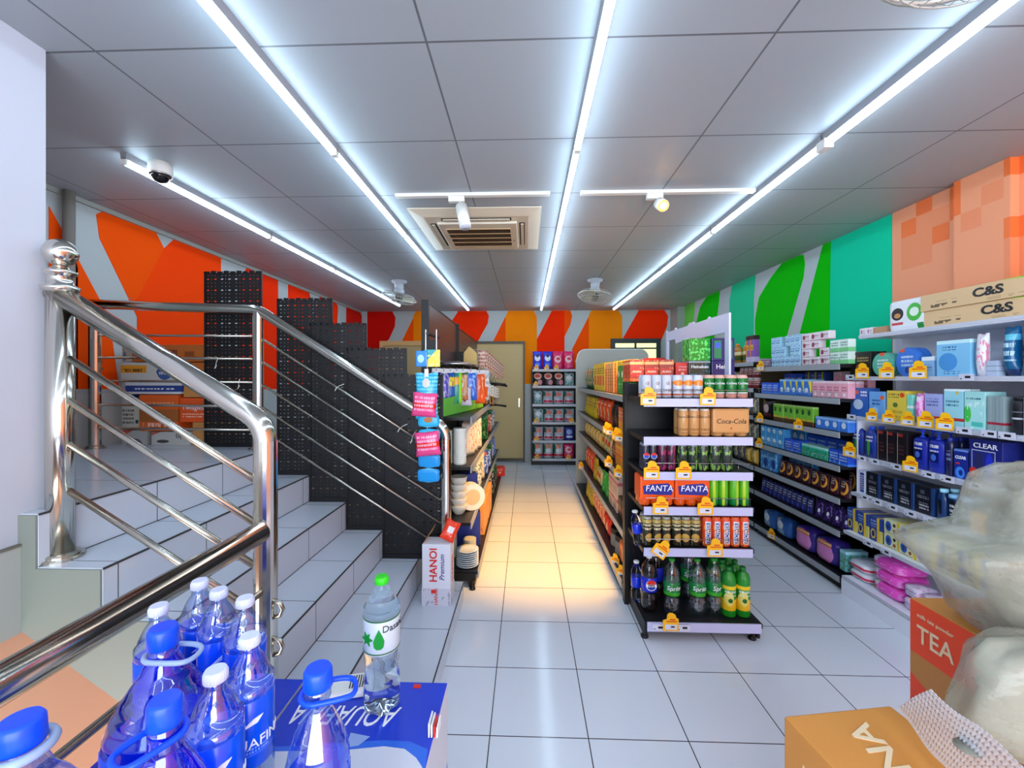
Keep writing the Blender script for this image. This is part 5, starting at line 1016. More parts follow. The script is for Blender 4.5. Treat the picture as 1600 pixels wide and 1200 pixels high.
pr('pouchgy', 'utensil_bag', 'clear grey utensil bag', 'bag', 'bag', (.14, .06, .2), '#7A848E', [('blot', .5, 6, '#C9D2DA'), ('blot', .66, 8, '#2A3A4A')], .25)
pr('pouchrd', 'utensil_bag', 'red-and-cream packet', 'packet', 'bag', (.13, .06, .2), '#C8563A', [('blot', .52, 6, '#E8C8A8')], .35)
pr('tanbox', 'storage_box', 'orange-tan flat box', 'box', 'carton', (.24, .07, .27), '#E29A4A', [('blot', .64, 4, '#D8602A')], .5)
pr('navybx', 'storage_box', 'dark blue upright box', 'box', 'carton', (.13, .10, .20), '#1C2E86', [], .4)
pr('blackbg', 'utensil_bag', 'black bag with white specks', 'bag', 'bag', (.16, .08, .2), '#18181C', [('blot', .6, 9, '#D0D4D8')], .4)
pr('plround', 'plate_pack', 'upright pack of round white plates', 'plates', 'disc', (.2, .09, .2), '#E2DED2', [('ell', .5, .5, .3, .3, '#E8B888')], .4)
B_ = PI / 2; kg = 'kitchenware gondola'
for key, x, y, z, rz, lb, kw in [
    ('cups', -.475, 2.97, .84, 0, 'sleeve of white paper cups nearest the stairs rail', dict(sz=1.3)), ('cups', -.58, 3.0, .84, 0, 'sleeve of white cups behind the nearest sleeve', dict(sz=1.2)), ('bowls', -.62, 2.96, .45, 0, 'tall stack of white bowls at the gondola end', dict(sz=.95)), ('bowls', -.50, 3.08, .45, 0, 'second stack of white bowls beside the round plates', dict(sz=.85)),
    ('plround', -.425, 3.19, .45, .45, 'round white plates standing upright beside the bowls', {}), ('navybx', -.47, 3.35, .45, .5, 'dark blue box behind the upright plates', dict(sz=1.2)), ('plates', -.42, 2.97, .115, 0, 'tall stack of pale plates at the base of the gondola', dict(sz=1.0)),
    ('bowlsm', -.57, 3.12, .115, 0, 'grey bowl stack behind the pale plates', dict(sz=1.5)), ('bowlsm', -.43, 3.16, .115, 0, 'grey bowl stack beside the blue panel', dict(sz=1.1)), ('navybx', -.47, 3.36, .115, .15, 'wide dark blue box on the gondola base', dict(sx=1.5, sz=1.3)),
    ('tanbox', -.39, 3.72, .115, B_, 'first orange-tan flat box on the gondola base', dict(sx=1.5)), ('tanbox', -.39, 4.12, .115, B_, 'second orange-tan flat box on the gondola base', dict(sx=1.4)), ('pouchrd', -.41, 4.45, .115, 1.1, 'red and cream packet on the gondola base', {}), ('blackbg', -.41, 4.70, .115, 1.1, 'black speckled bag on the gondola base, nearer one', {}), ('blackbg', -.41, 4.95, .115, 1.1, 'black speckled bag on the gondola base, farther one', {}), ('pouchgr', -.41, 5.25, .115, 1.1, 'dark green bag on the gondola base', {}), ('redlow', -.37, 5.7, .115, .3, 'bright red box at the far end of the kitchenware base', {})]:
    put(key, (x, y, z), rz, lb, None, **kw)
for zz, sh_, lst in ((.84, 'second', ['pouchor', 'pouchor', 'pouchor', 'pouchtn', 'pouchtn', 'pouchgr', 'pouchgr', 'pouchgy', 'pouchgr', 'pouchrd', 'pouchgr', 'pouchgy', 'pouchbl', 'pouchgy']), (.45, 'third', ['pouchgy', 'pouchgy', 'pouchor', 'pouchbl', 'pouchrd', 'pouchbl', 'pouchgr', 'pouchbl', 'pouchgy', 'pouchbl', 'pouchgy', 'pouchbl']), (1.185, 'top', [None] * 6 + ['pouchgy', 'pouchrd', 'pouchgy', 'pouchtn', 'pouchgr', 'pouchgy'])):
    y = 3.16 if zz > .8 else 3.58; kc = {}
    for key in lst:
        y += .155 + (.02 if zz < .5 else 0)
        if not key: continue
        kc[key] = kc.get(key, 0) + 1
        put(key, (-.45 + random.uniform(-.02, .02), y, zz), random.uniform(.75, 1.1), f"{ORD[kc[key] - 1]} {PR[key]['desc']} from the near end, kitchenware gondola's {sh_} shelf", 'bags on the kitchenware gondola', tilt=random.uniform(-.06, .03))
# green display tray and a packet in it
e = empty('display_tray', (-.6, 3.3, 1.185), 'bright lime-green cardboard display tray on the kitchenware shelf', 'tray')
LG_ = pkg('lime_tray', '#86D82A', [('diag', 1, .6, .9, '#A8EE3A'), ('ell', .5, .4, .3, .5, '#6FCE4A')], .4)
b = MB(); b.add([(-.575, 2.90, 1.187), (-.40, 3.86, 1.187), (-.66, 3.86, 1.187), (-.66, 2.90, 1.187), (-.567, 2.90, 1.315), (-.392, 3.86, 1.345), (-.66, 3.86, 1.345), (-.66, 2.90, 1.30)], [(0, 1, 5, 4), (1, 2, 6, 5), (2, 3, 7, 6), (3, 0, 4, 7), (0, 3, 2, 1)], LG_); part('tray_body', b, e)
pr('softpk', 'cloth_pack', 'violet-and-white cleaning cloth pack', 'pack', 'bag', (.2, .06, .15), '#D8D2EA', [('diag', -1, .4, -.4, '#4A2AB8'), ('blot', .64, 5, '#8A2A3A')], .3)
put('softpk', (-.52, 3.25, 1.24), .35, 'violet and white pack leaning in the lime-green tray', sz=1.0, tilt=-.25)
# hanging goods
def hang(base, ops, w_, h_, x, y, lb, rz=.25, z=1.535, g_='packs hanging on the kitchenware hooks'):
    mm = pkg('hang_' + lb.replace(' ', '_')[:40], base, ops, .25); e_ = empty('hanging_pack', (x, y, z - h_), lb, 'pack', g_, rz)
    sh_pouch(w_, .028, h_ * .86, mm, False).build('packet', e_)
    b = MB(); b.box(-w_ * .45, w_ * .45, -.001, .001, h_ * .84, h_ * .97, mat('clear_header', '#C8D2DC', .2)); b.build('header_card', e_)
    b = MB(); b.tube([(0, 0, h_ * .9), (0, .0, h_ + .012), (0, .03, h_ + .025)], .0025, CHROME, 6); b.build('hook', e_)
HB = [('#262A8A', [('vband', .4, .6, '#E8D23A'), ('blot', .6, 5, '#C8CCE8')], .07, .27, 'navy and yellow sponge pack'), ('#B8BCE8', [('blot', .5, 5, '#4A4AC8'), ('blot', .66, 6, '#F0F0F8')], .08, .30, 'lilac and white brush pack'), ('#2A6AC8', [('band', .55, .85, '#F0D82A'), ('blot', .62, 5, '#1A3A7A')], .07, .27, 'blue pack with yellow top'), ('#2A9A8A', [('band', .6, .85, '#F0A82A'), ('vband', .7, 1.1, '#9AE83A')], .08, .27, 'teal pack with orange top'), ('#D8703A', [('blot', .5, 5, '#C8B8A0'), ('band', .9, 1.1, '#4A6A4A')], .08, .25, 'orange and tan brush pack'), ('#2A6AE0', [('blot', .56, 5, '#8AC0F8')], .10, .26, 'plain sky-blue glove pack'), ('#E8581E', [('blot', .58, 5, '#F8A87A')], .10, .30, 'orange-red glove pack'), ('#A8B4C0', [('blot', .5, 6, '#E8E8EC'), ('rect', .4, .8, .1, .5, '#E8602A')], .10, .28, 'clear pack with orange brush')]
for i, (c, ops, w_, h_, nm) in enumerate(HB):
    hang(c, ops, w_, h_, [-.64, -.60, -.565, -.525, -.49, -.45, -.405, -.385][i], [2.95, 3.02, 3.08, 3.14, 3.22, 3.38, 3.62, 3.82][i], nm + ' hanging on the kitchenware gondola', .3)
for i in range(4):
    e = empty('brush_pack', (-.375 + .012 * i, 3.95 + .22 * i, 1.30 - .02 * i), f'{ORD[i]} hanging brush set with white discs from the near end of the hook row', 'brush', 'brush sets on the hook row')
    b = MB()
    for k in range(4): b.lathe([(.036, k * .028), (.04, k * .028 + .006), (.04, k * .028 + .014), (.034, k * .028 + .018)], PLW, n=16)
    b.build('brush_discs', e); b = MB(); b.tube([(0, 0, -.09), (0, 0, 0)], .008, CARDB, 8); b.build('brush_handle', e); b = MB(); b.tube([(0, 0, .1), (0, 0, .24), (-.05, 0, .26)], .003, CHROME, 6); b.build('hook', e)
for i, (y, z) in enumerate([(4.25, 1.40), (4.6, 1.38), (4.4, 1.17)]):
    b = MB(); b.tube([(0, 0, 0), (.1, 0, .0), (.17, 0, -.01)], .011, BLACK, 8); b.sphere((.18, 0, -.012), .014, BLACK, 8); tag(b.build('tool_handle', None, (-.40, y, z)), ['nearer upper', 'farther upper', 'lowest'][i] + ' black tool handle poking into the middle aisle', 'tool', 'black handles over the aisle')
for i in range(10):
    b = MB(); mm = pkg('striped_cloth', '#D8C2B0', [('txt', 0, 1, 0, 1, '#A83A2A', 5), ('blot', .64, 5, '#3A2A26')], .6)
    b = sh_pouch(.10, .04, .17, mm, False); o = b.build('striped_pack', None, (-.41 + .010 * i, 3.95 + .13 * i, 1.50 + .045 - .012 * i), .35); tag(o, f'{ORD[i]} red-and-cream striped pack from the near end of the upper hook row', 'pack', 'striped packs on the upper hook row')
    b = MB(); b.tube([(-.19, 0, .176), (0, 0, .176), (0, 0, .165)], .003, CHROME, 5); b.build('hook', o)
b = MB(); b.box(-.06, .06, -.012, .012, 0, .10, mat('yellow_kraft', '#C8AA6A', .6)); o = b.build('kraft_bag', None, (-.50, 3.70, 1.577), .4); tag(o, 'yellow kraft packet with a peaked top beside the dark pegboard', 'packet')
b = MB(); b.prism([(-.06, 0), (.06, 0), (.02, .04), (-.01, .06)], 'y', -.01, .01, MATS['yellow_kraft']); b.build('peaked_flap', o, (0, 0, .1))
# strip of scouring pads hanging at the gondola end
pr('padblue', 'sponge_pack', 'light blue scouring pad', 'sponge', 'soft', (.145, .035, .09), '#2FB4E8', [('ell', .5, .6, .2, .2, '#B8702A'), ('band', .0, .1, '#8ADCF6')], .25)
pr('padplain', 'sponge_pack', 'plain blue scouring pad', 'sponge', 'soft', (.15, .035, .10), '#1E96E0', [('band', .9, 1.1, '#6ACAF6'), ('band', .0, .08, '#6ACAF6')], .25)
pr('padpink', 'sponge_pack', 'pink wrapped scouring pad', 'sponge', 'bag', (.17, .045, .16), '#E84A8A', [('band', .36, .56, '#E8281E'), ('txt', .1, .9, .2, .9, '#F8B8D0', 6)], .25)
YH = 2.55
for key, u, v1, lb, ro in [('padblue', 670, 668, 'blue scouring pad in the middle of the hanging strip', 0), ('padblue', 671, 690, 'blue scouring pad just above the lower pink pack', 0), ('padplain', 671, 731, 'upper plain blue pad at the bottom of the hanging strip', 0), ('padplain', 670, 754, 'lowest plain blue pad on the hanging strip', 0), ('padpink', 662, 651, 'upper pink scouring pack on the hanging strip', .08), ('padpink', 670, 712, 'lower pink scouring pack on the hanging strip', -.1)]:
    p = P(u, v1, Y=YH - (.04 if key == 'padpink' else 0)); o = put(key, p, 0, lb, 'scouring pads on the hanging strip', sx=.9, sz=.9); o.rotation_euler = (0, ro, 0)
b = sh_pouch(.14, .055, .285, pkg('blue_net', '#22A8D8', [('txt', .0, 1, .0, 1, '#7ADCF4', 12), ('ell', .5, .78, .16, .1, '#D8D0C8'), ('band', .42, .46, '#0F7FA8')], .2), False); p = P(667, 655, Y=YH); o = b.build('net_bag', None, p); tag(o, 'blue mesh sponge bag at the top of the hanging strip', 'bag')
b = MB(); b.box(-.012, .012, -.012, -.009, .26, .31, PLW); b.build('hang_tab', o)
p = P(668, 573, Y=YH); e = empty('header_card', p, 'blue and yellow header card above the blue mesh bag', 'card')
b = MB(); b.box(-.02, .078, -.002, 0, 0, .105, pkg('header_print', '#F0D850', [('diag', -1, 1, .2, '#2FA8B0'), ('blot', .6, 4, '#F8F0A0')], .4)); b.build('card_front', e)
b = MB(); b.box(-.068, -.0, -.018, -.004, .0, .098, pkg('header_blue', '#2A8AE8', [('ell', .45, .5, .3, .25, '#A8DCF8')], .2), bev=.01); b.build('blue_blister', e)
for xx in (-.012, .055):
    b = MB(); b.box(xx - .003, xx + .003, .002, .006, .02, .23, PLW); b.build('hanging_strap', e)
b = MB(); b.box(-.004, .0, .002, .004, -.70, 0, mat('clear_strip', '#B8C4CC', .2)); b.build('strip', e)
b = MB(); b.box(-.01, .012, .0, .30, .20, .212, BLACK); b.build('bracket_hook', e)

# ================================================================== CARTONS ON THE LANDING
def carton(name, x0, x1, y0, y1, z0, z1, m_, lab, grp=None, rz=0, flaps=False, tape=True):
    e = empty(name, ((x0 + x1) / 2, (y0 + y1) / 2, z0), lab, 'box', grp, rz); a, c, h = (x1 - x0) / 2, (y1 - y0) / 2, z1 - z0
    b = MB(); b.box(-a, a, -c, c, 0, h, m_, bev=.004); b.build('carton_body', e)
    if tape: b = MB(); b.box(-a * .98, a * .98, -.025, .025, h - .0005, h + .0008, mat('packing_tape', '#C9A870', .2)); b.build('tape', e)
    return e
GRP = 'cartons stacked on the landing'; y0 = 2.72
def PX(u): return P(u, 600, Y=y0).x
def PZ(v): return P(230, v, Y=y0).z
wh = pkg('white_carton_stripe', '#C9CDCA', [('band', .30, .42, '#2A2F45'), ('txt', .05, .9, .5, .9, '#2A2F45', 5)], .6)
lands = [(158, 224, 673, 702, pkg('c1', '#B9BEBC', [('ell', .5, .1, .3, .35, '#5A6068'), ('diag', -1, 1, .55, '#C85A4A')], .6), 'grey-white carton with a dark arc at the bottom corner by the pipes'),
         (232, 294, 675, 702, pkg('c2', '#C9CCC8', [('ell', .3, .3, .16, .12, '#4A4A4A'), ('diag', -1.2, 1, .7, '#B86A5A')], .6), 'white carton with black brush lettering at the bottom'),
         (150, 212, 634, 672, pkg('c3', '#C6C8BC', [('band', .0, .1, '#2A2A3A'), ('txt', .05, .7, .2, .9, '#22303A', 6), ('rect', .78, .95, .25, .4, '#22303A')], .6), 'white carton with dark small print on the grey-white one'),
         (213, 274, 617, 674, pkg('c4', '#E8641C', [('band', .25, .6, '#A8622A'), ('txt', .1, .9, .72, .88, '#E8A878', 5), ('txt', .1, .9, .08, .22, '#F8D8C0', 4)], .6), 'orange carton with a brown middle band'),
         (275, 320, 622, 660, pkg('c5', '#E8581A', [('txt', .1, .9, .2, .35, '#F8D8C0', 8)], .6), 'orange carton with white script lettering'),
         (275, 320, 660, 702, CARDB, 'plain brown carton under the orange script carton'),
         (150, 190, 597, 633, pkg('c6', '#B9BCC0', [('band', .3, .55, '#1F3A8A'), ('vband', .4, .44, '#1A1A20'), ('vband', .7, .74, '#1A1A20')], .6), 'grey carton with crossed black straps'),
         (191, 280, 597, 616, pkg('c7', '#D4D8DC', [('diag', -.12, 1, .6, '#D4D8DC'), ('band', .2, .72, '#24408E'), ('txt', .15, .9, .38, .55, '#E8ECF2', 2)], .6), 'flat white carton with a blue band'),
         (281, 320, 603, 621, CARDB, 'small brown carton above the orange script one'),
         (150, 276, 566, 596, pkg('c8', '#C9CCC6', [('rect', .0, .45, .45, .85, '#E8A020'), ('txt', .02, .42, .5, .8, '#7A4A10', 3), ('ell', .76, .5, .13, .42, '#3A5A9A'), ('rect', .62, .9, .42, .58, '#2A4A8A')], .6), 'long white carton with a blue diamond badge'),
         (150, 200, 540, 565, pkg('c9', '#B3B0A6', [('ell', .3, .35, .14, .3, '#5A7A9A'), ('vband', .2, .24, '#1A1A20')], .6), 'small grey carton with a strap on top of the stack'),
         (202, 318, 538, 565, pkg('c10', '#B8621E', [('rect', .45, .62, .4, .7, '#7A3A10'), ('rect', .72, .85, .3, .6, '#8A4616')], .7), 'long brown carton topping the stack beside the black panel'),
         (277, 318, 566, 602, pkg('c11', '#C0661E', [('rect', .2, .6, .3, .7, '#8A4616')], .7), 'brown carton below the topmost brown carton')]
lands[5] = (297, 320, 660, 702) + lands[5][4:]
for i, (u0, u1, v0, v1, mm, lb) in enumerate(lands):
    x0, x1 = PX(u0), PX(u1); z0, z1 = PZ(v1), PZ(v0)
    if v1 == 702: z0 = 1.0
    e = carton('shipping_carton', max(x0, XL + .14), x1 - .004, y0 + .02 + (.0 if i % 2 else .01), y0 + .33, z0, z1 - .001, mm, lb, GRP)
    if i == 4: text('Twisgies', .05, INKW, e, (0, -.157, .10), sx=.9)
    if i == 9: text('VIMALINK', .03, INKW, e, (.13, -.16, .055), sx=.9)
    if i == 1: text('아', .05, INKK, e, (.06, -.158, .06))
e = empty('strapped_roll', (PX(163), y0 - .02, 1.52), 'silver and black strap buckle hanging in front of the top grey carton', 'strap')
b = MB(); b.tube([(0, .0, .05), (-.01, -.01, .0), (.0, 0, -.09)], .008, BLACK, 8); b.sphere((.0, -.015, .0), .022, CHROME, 10, .7); b.build('buckle', e)

# ================================================================== BEER BOX ON THE STAIR CURB
HB_ = mat('beer_box_white', '#D8D8E4', .4)
e = empty('beer_box', (-.527, 2.485, .12), 'white beer carton with red lettering standing on the lowest tiled step', 'box')
b = MB(); b.box(-.084, .084, -.06, .06, 0, .36, HB_, bev=.003); b.box(-.086, .086, -.0615, .0615, .0, .10, pkg('beer_pattern', '#C4C4D2', [('blot', .6, 9, '#9A9CB0')], .4)); b.build('carton_body', e)
text('HANOI', .062, RED, e, (-.015, -.0618, .24), rot=(PI / 2, -PI / 2, 0), bold=.001)
text('Premium', .042, NAVY, e, (.035, -.0618, .225), rot=(PI / 2, -PI / 2, 0), shear=.3)
text('HANOI', .03, RED, e, (-.0, -.0625, .055), rot=(PI / 2, -PI / 2, 0)); text('HANOI', .05, RED, e, (.0865, 0, .2), rot=(PI / 2, -PI / 2, PI / 2))
b = MB(); b.box(-.03, .0, -.0628, -.0618, .075, .095, RED); b.build('red_badge', e)
b = MB(); b.add([(-.083, -.05, .36), (-.083, .055, .36), (-.03, .055, .44), (-.035, -.02, .42), (-.081, -.05, .362), (-.081, .055, .362), (-.027, .055, .441), (-.033, -.02, .422)], [(0, 1, 2, 3), (4, 5, 6, 7), (0, 1, 5, 4), (1, 2, 6, 5), (2, 3, 7, 6), (3, 0, 4, 7)], CARDB); b.build('open_flap', e)
mm = pkg('red_snack', '#E83A1A', [('rect', .3, .7, .35, .65, '#E8E0E0'), ('blot', .68, 5, '#F8B090')], .25)
b = sh_pouch(.09, .04, .12, mm, False); o = b.build('snack_packet', None, (-.475, 2.452, .495)); o.rotation_euler = (-.5, .45, .1); tag(o, 'orange-red snack packet lying on the white beer carton', 'packet')

# ================================================================== FOREGROUND LEFT: CARTONS AND WATER BOTTLES
CW = pkg('aquafina_carton_side', '#C6C8D4', [('band', .0, .4, '#2A62C0'), ('txt', .15, .85, .5, .9, '#4A5A8A', 8)], .4)
ABX = mat('aquafina_carton_blue', '#1438C4', .35); WAVE = mat('carton_wave_white', '#CDD0DC', .4); MIDB = mat('carton_mid_blue', '#2A66D8', .35)
ZT = .67
def aq_box(x0, x1, y0_, y1_, z0, z1, lab, topm=True):
    e = carton('water_carton', x0, x1, y0_, y1_, z0, z1 - .002, CW, lab, None, tape=False); a, c, h = (x1 - x0) / 2, (y1_ - y0_) / 2, z1 - z0
    b = MB(); b.box(-a + .001, a - .001, -c + .001, c - .001, h - .003, h - .0012, ABX); b.build('blue_top', e)
    return e
xs = (-.885, -.578, -.203); ys = (.32, .695, 1.075)
nm = {(0, 0): 'rearmost left', (0, 1): 'x'}
m1 = aq_box(-.575, -.203, .70, 1.072, ZT / 2, ZT, 'blue-topped water carton with white lettering under the green-capped bottle')
m2 = aq_box(-.885, -.58, .70, 1.072, ZT / 2, ZT, 'blue-topped water carton under the rear white-capped bottles by the rail')
m3 = aq_box(-.575, -.203, .32, .695, ZT / 2, ZT, 'blue-topped water carton nearest the viewer under the handled bottle')
m4 = aq_box(-.885, -.58, .32, .695, ZT / 2, ZT, 'blue-topped water carton under the five-litre bottles by the rail')
for (x0, x1, y0_, y1_, lb) in ((-.575, -.203, .70, 1.072, 'under the lettered blue-topped carton'), (-.885, -.58, .70, 1.072, 'under the rear rail-side carton'), (-.575, -.203, .32, .695, 'under the nearest blue-topped carton'), (-.885, -.58, .32, .695, 'under the front rail-side carton')):
    aq_box(x0, x1, y0_, y1_, 0.0 if x0 > -.8 else 0, ZT / 2 - .001, 'lower water carton ' + lb)
h = ZT / 2
pa_ = P(650, 1119, Z=ZT); text('AQUAFINA', .080, INKW, m1, (pa_.x - .165 - m1.location.x, pa_.y - m1.location.y, h + .0002), rot=(0, 0, PI), shear=.3, sx=.62)
text('tinh khiet', .02, INKW, m1, (-.0, .145, h + .0002), rot=(0, 0, PI), shear=.2)
def lay(e, pts, mm, dz, nme):
    b = MB(); b.prism([(x - e.location.x, y - e.location.y) for x, y in pts], 'z', h - .0012 + dz, h - .0008 + dz, mm); b.build(nme, e)
def T(u, v): p = P(u, v, Z=ZT); return (p.x, p.y)
lay(m1, [T(440, 1166), T(540, 1160), T(600, 1156), T(640, 1158), T(668, 1170), (-.2045, .84), (-.2045, .702), (-.573, .702), (-.573, T(440, 1166)[1])], MIDB, .0003, 'mid_blue_wave')
lay(m1, [(-.573, T(440, 1176)[1]), T(540, 1172), T(600, 1166), T(632, 1170), T(650, 1184), T(660, 1199), (-.235, .702), (-.573, .702)], WAVE, .0009, 'white_wave')
lay(m1, [T(548, 1145), T(578, 1151), T(560, 1165), T(540, 1168)], mat('pale_swoosh', '#8FA8DC', .4), .0012, 'swoosh')
b = MB(); b.box(-.03, .03, -.001, .001, -.02, .02, RED); ob = b.build('red_mark', m1, (.11, .17, h)); ob.rotation_euler = (PI / 2, 0, 0); ob.scale = (.3, 1, .3)
p = P(560, 1074, Z=ZT); e = empty('scanner_box', (p.x - .01, p.y + .0, ZT), 'flat white plastic device with a black barcode on the blue carton', 'device'); e.rotation_euler = (0, 0, .25)
b = MB(); b.box(-.075, .06, -.04, .03, 0, .016, PLW, bev=.005); b.build('device_body', e); b = MB()
for i in range(7): b.box(-.01 + i * .006, -.007 + i * .006, -.025, .02, .0158, .0166, INKK)
b.build('barcode', e)
p = P(683, 1142, Z=ZT); e = empty('sachet_bundle', (p.x - .012, p.y, ZT), 'small bundle of white and red sachets at the carton edge', 'sachets')
for i in range(4): b = MB(); b.box(-.004 + i * .006, -.001 + i * .006, -.018, .018, 0, .03 - i * .003, [PAPER, PAPER, RED, PAPER][i]); b.build('sachet', e)

WCAP = mat('white_cap', '#D4DAF6', .3); BCAP = mat('blue_cap', '#0A4CF0', .3); GCAP = mat('green_cap', '#2FC818', .3)
TR = [('AQUAFINA', .024, INKW, .155, 0)]
def wpos(u, vtop, hh): d = (EYE - ZT - hh) * F / (vtop - 590); a = (u - 800) / F; return (a * d * CY - d * SY, a * d * SY + d * CY, ZT)
LB = pkg('aqua_label', '#0A52E0', [('band', .2, .24, '#3A6AF0'), ('txt', .2, .8, .24, .34, '#8FB0F8', 22)], .2)
WBLUE = mat('blue_seen_water', '#DCEBFA', .02, 0, 1, 1.33)
for u, v, lb in ((312, 906, 'rearmost white-capped water bottle beside the steel post'), (342, 920, 'second rear white-capped water bottle beside the steel post'), (383, 933, 'white-capped water bottle touching the steel post'), (248, 945, 'white-capped water bottle behind the ringed five-litre bottle'), (390, 992, 'white-capped water bottle in front of the steel post with large lettering'), (337, 1045, 'nearest white-capped water bottle between the blue-capped ones')):
    e = bottle(wpos(u, v, .325), .0398, .325, BPET, LB, WCAP, lb, 'white-capped water bottles', lz=(.34, .70), waist=False, cap_r=.0165, txts=TR, rz=-math.atan2(u - 822, 650) + .15)
    b = MB(); b.prism([(-.02, .185), (.0, .198), (.015, .202), (.006, .19)], 'y', -.0418, -.0400, INKW); b.build('label_peak', e)
# green-capped bottle
GLAB = mat('dasani_label', '#C9D2DC', .3, trans=.1)
p = P(592, 1112, Z=ZT); e = bottle((p.x, p.y + .02, ZT), .0425, .312, WATER, GLAB, GCAP, 'tall green-capped water bottle with a white label on the blue carton', lz=(.46, .72), cap_r=.0155, txts=[], rz=.1)
l_ = [c for c in e.children if c.name.startswith('label_wrap')][0]
for zz in (.47, .71):
    b = MB(); b.lathe([(.0429, .312 * zz), (.0433, .312 * zz + .001), (.0429, .312 * zz + .003)], mat('dark_green_line', '#12602A', .4), n=32); b.build('label_line', l_)
link('lettering', curved('Dasani', .022, mat('ink_grey', '#22303A', .4), .0427), l_, (0, 0, .205), rz=.95)
drop = [(0, .032), (.008, .016), (.0125, .004), (.011, -.008), (.005, -.014), (-.005, -.014), (-.011, -.008), (-.0125, .004), (-.008, .016)]
b = MB(); b.prism(drop, 'y', -.0445, -.0405, mat('leaf_green', '#0F8A2A', .4)); b.build('drop_print', l_, (0, 0, .175), rz=.08)
star = [((.017 if i % 2 == 0 else .008) * math.cos(PI * i / 6), (.017 if i % 2 == 0 else .008) * math.sin(PI * i / 6)) for i in range(12)]
b = MB(); b.prism(star, 'y', -.0445, -.0405, MATS['leaf_green']); b.build('star_print', l_, (0, 0, .182), rz=-.62)

# large ribbed five-litre bottles with handle rings
def kid(e, nme): return [c for c in e.children if c.name.startswith(nme)][0]
def big(u, vtop, r, hh, lab, ring_col, cap_r=.022, ring=True, body=None, tilt=0, lz=(.05, .52), opq=None, sq=.35):
    x, y, _ = wpos(u, vtop, hh); e = empty('water_bottle', (x, y, ZT), lab, 'bottle', 'blue-capped large water bottles'); b = MB(); prof = [(r * .9, 0), (r * .99, .012)]
    n = 40
    for i in range(n):
        t = i / (n - 1); z = .02 + t * (hh * .80 - .02); base = r if t < .62 else r * (1 - ((t - .62) / .38) ** 1.7 * .62)
        prof.append((base * (1 + .012 * math.sin(z * 2 * PI / .022)), z))
    prof += [(r * .34, hh * .83), (cap_r * .9, hh * .86), (cap_r * .9, hh * .93)]
    b.lathe(prof, body or BPET, n=36, sq=sq); b.build('bottle_body', e)
    b = MB(); b.lathe([(r * .99, hh * lz[0]), (r * 1.018, hh * lz[0] + .002), (r * 1.018, hh * lz[1] - .002), (r * .99, hh * lz[1])], pkg('five_litre_label', '#0C52E0', [('ell', .25, .6, .12, .10, '#C83A2A'), ('blot', .64, 3, '#2F6AE0'), ('txt', .3, .7, .15, .3, '#8FB0F0', 14)], .2), n=36, sq=sq); o = b.build('label_wrap', e)
    b = MB(); b.lathe([(cap_r, hh * .905), (cap_r * 1.05, hh * .91), (cap_r * 1.0, hh * .985), (cap_r * .85, hh)], BCAP, n=28); b.build('cap', e)
    if ring:
        b = MB(); R = cap_r * 1.15
        pts = [(R * math.cos(a), R * math.sin(a), hh * .87) for a in [PI * .5 + PI * i / 10 for i in range(11)]] + [(R * 1.3, -R * 1.0, hh * .87), (R * 2.1, -R * .75, hh * .865), (R * 2.3, 0, hh * .86), (R * 2.1, R * .75, hh * .865), (R * 1.3, R * 1.0, hh * .87)]
        b.tube(smooth_loop(pts), .0042, ring_col, 8, True); b.build('handle_ring', e)
    return e
def smooth_loop(pts, k=4):
    n = len(pts); P_ = [Vector(p) for p in pts]; out = []
    for i in range(n):
        p0, p1, p2, p3 = P_[i - 1], P_[i], P_[(i + 1) % n], P_[(i + 2) % n]
        for j in range(k):
            t = j / k; out.append(.5 * (2 * p1 + (p2 - p0) * t + (2 * p0 - 5 * p1 + 4 * p2 - p3) * t * t + (-p0 + 3 * p1 - 3 * p2 + p3) * t ** 3))
    return out
DEEP = thin_clear('deep_blue_water', '#5A8CF0', .12)
WR = mat('frosted_ring', '#B8D0F0', .3, trans=.4)
big(255, 978, .074, .36, 'big ribbed five-litre water bottle with blue cap and frosted handle ring', WR, body=DEEP)
e = big(258, 1090, .054, .36, 'blue-capped water bottle with blue handle ring in front of the big ribbed one', BCAP, .02, body=DEEP); kid(e, 'handle_ring').rotation_euler = (0, .0, -2.0)
e = big(32, 1122, .074, .36, 'big blue-capped water bottle at the lower corner below the guard rail', WR, .023, ring=False)
b = MB(); b.tube([(.03 * math.cos(a), .03 * math.sin(a), .322) for a in [2 * PI * i / 24 for i in range(24)]], .006, WR, 8, True); b.build('neck_ring', e)
e = big(497, 1042, .047, .325, 'water bottle with blue cap and looped blue handle nearest the lettered carton', BCAP, .0215, lz=(.05, .5), sq=.2)
kid(e, 'handle_ring').rotation_euler = (0, 0, .35)
b = MB(); b.prism([(-.02, 0), (.02, .002), (.018, .012), (-.02, .014), (-.03, .006)], 'y', -.052, -.047, mat('leaf_print', '#4A9A4A', .4)); b.build('leaf_print', e, (-.015, 0, .17))
b = MB(); b.box(-.006, .006, -.0495, -.047, -.02, .02, RED); b.build('red_badge', e, (.0, 0, .13), rz=.9)
b = MB(); b.box(-.024, .024, -.0515, -.048, .06, .085, PAPER); b.build('barcode_patch', e, (0, 0, 0), rz=.1)

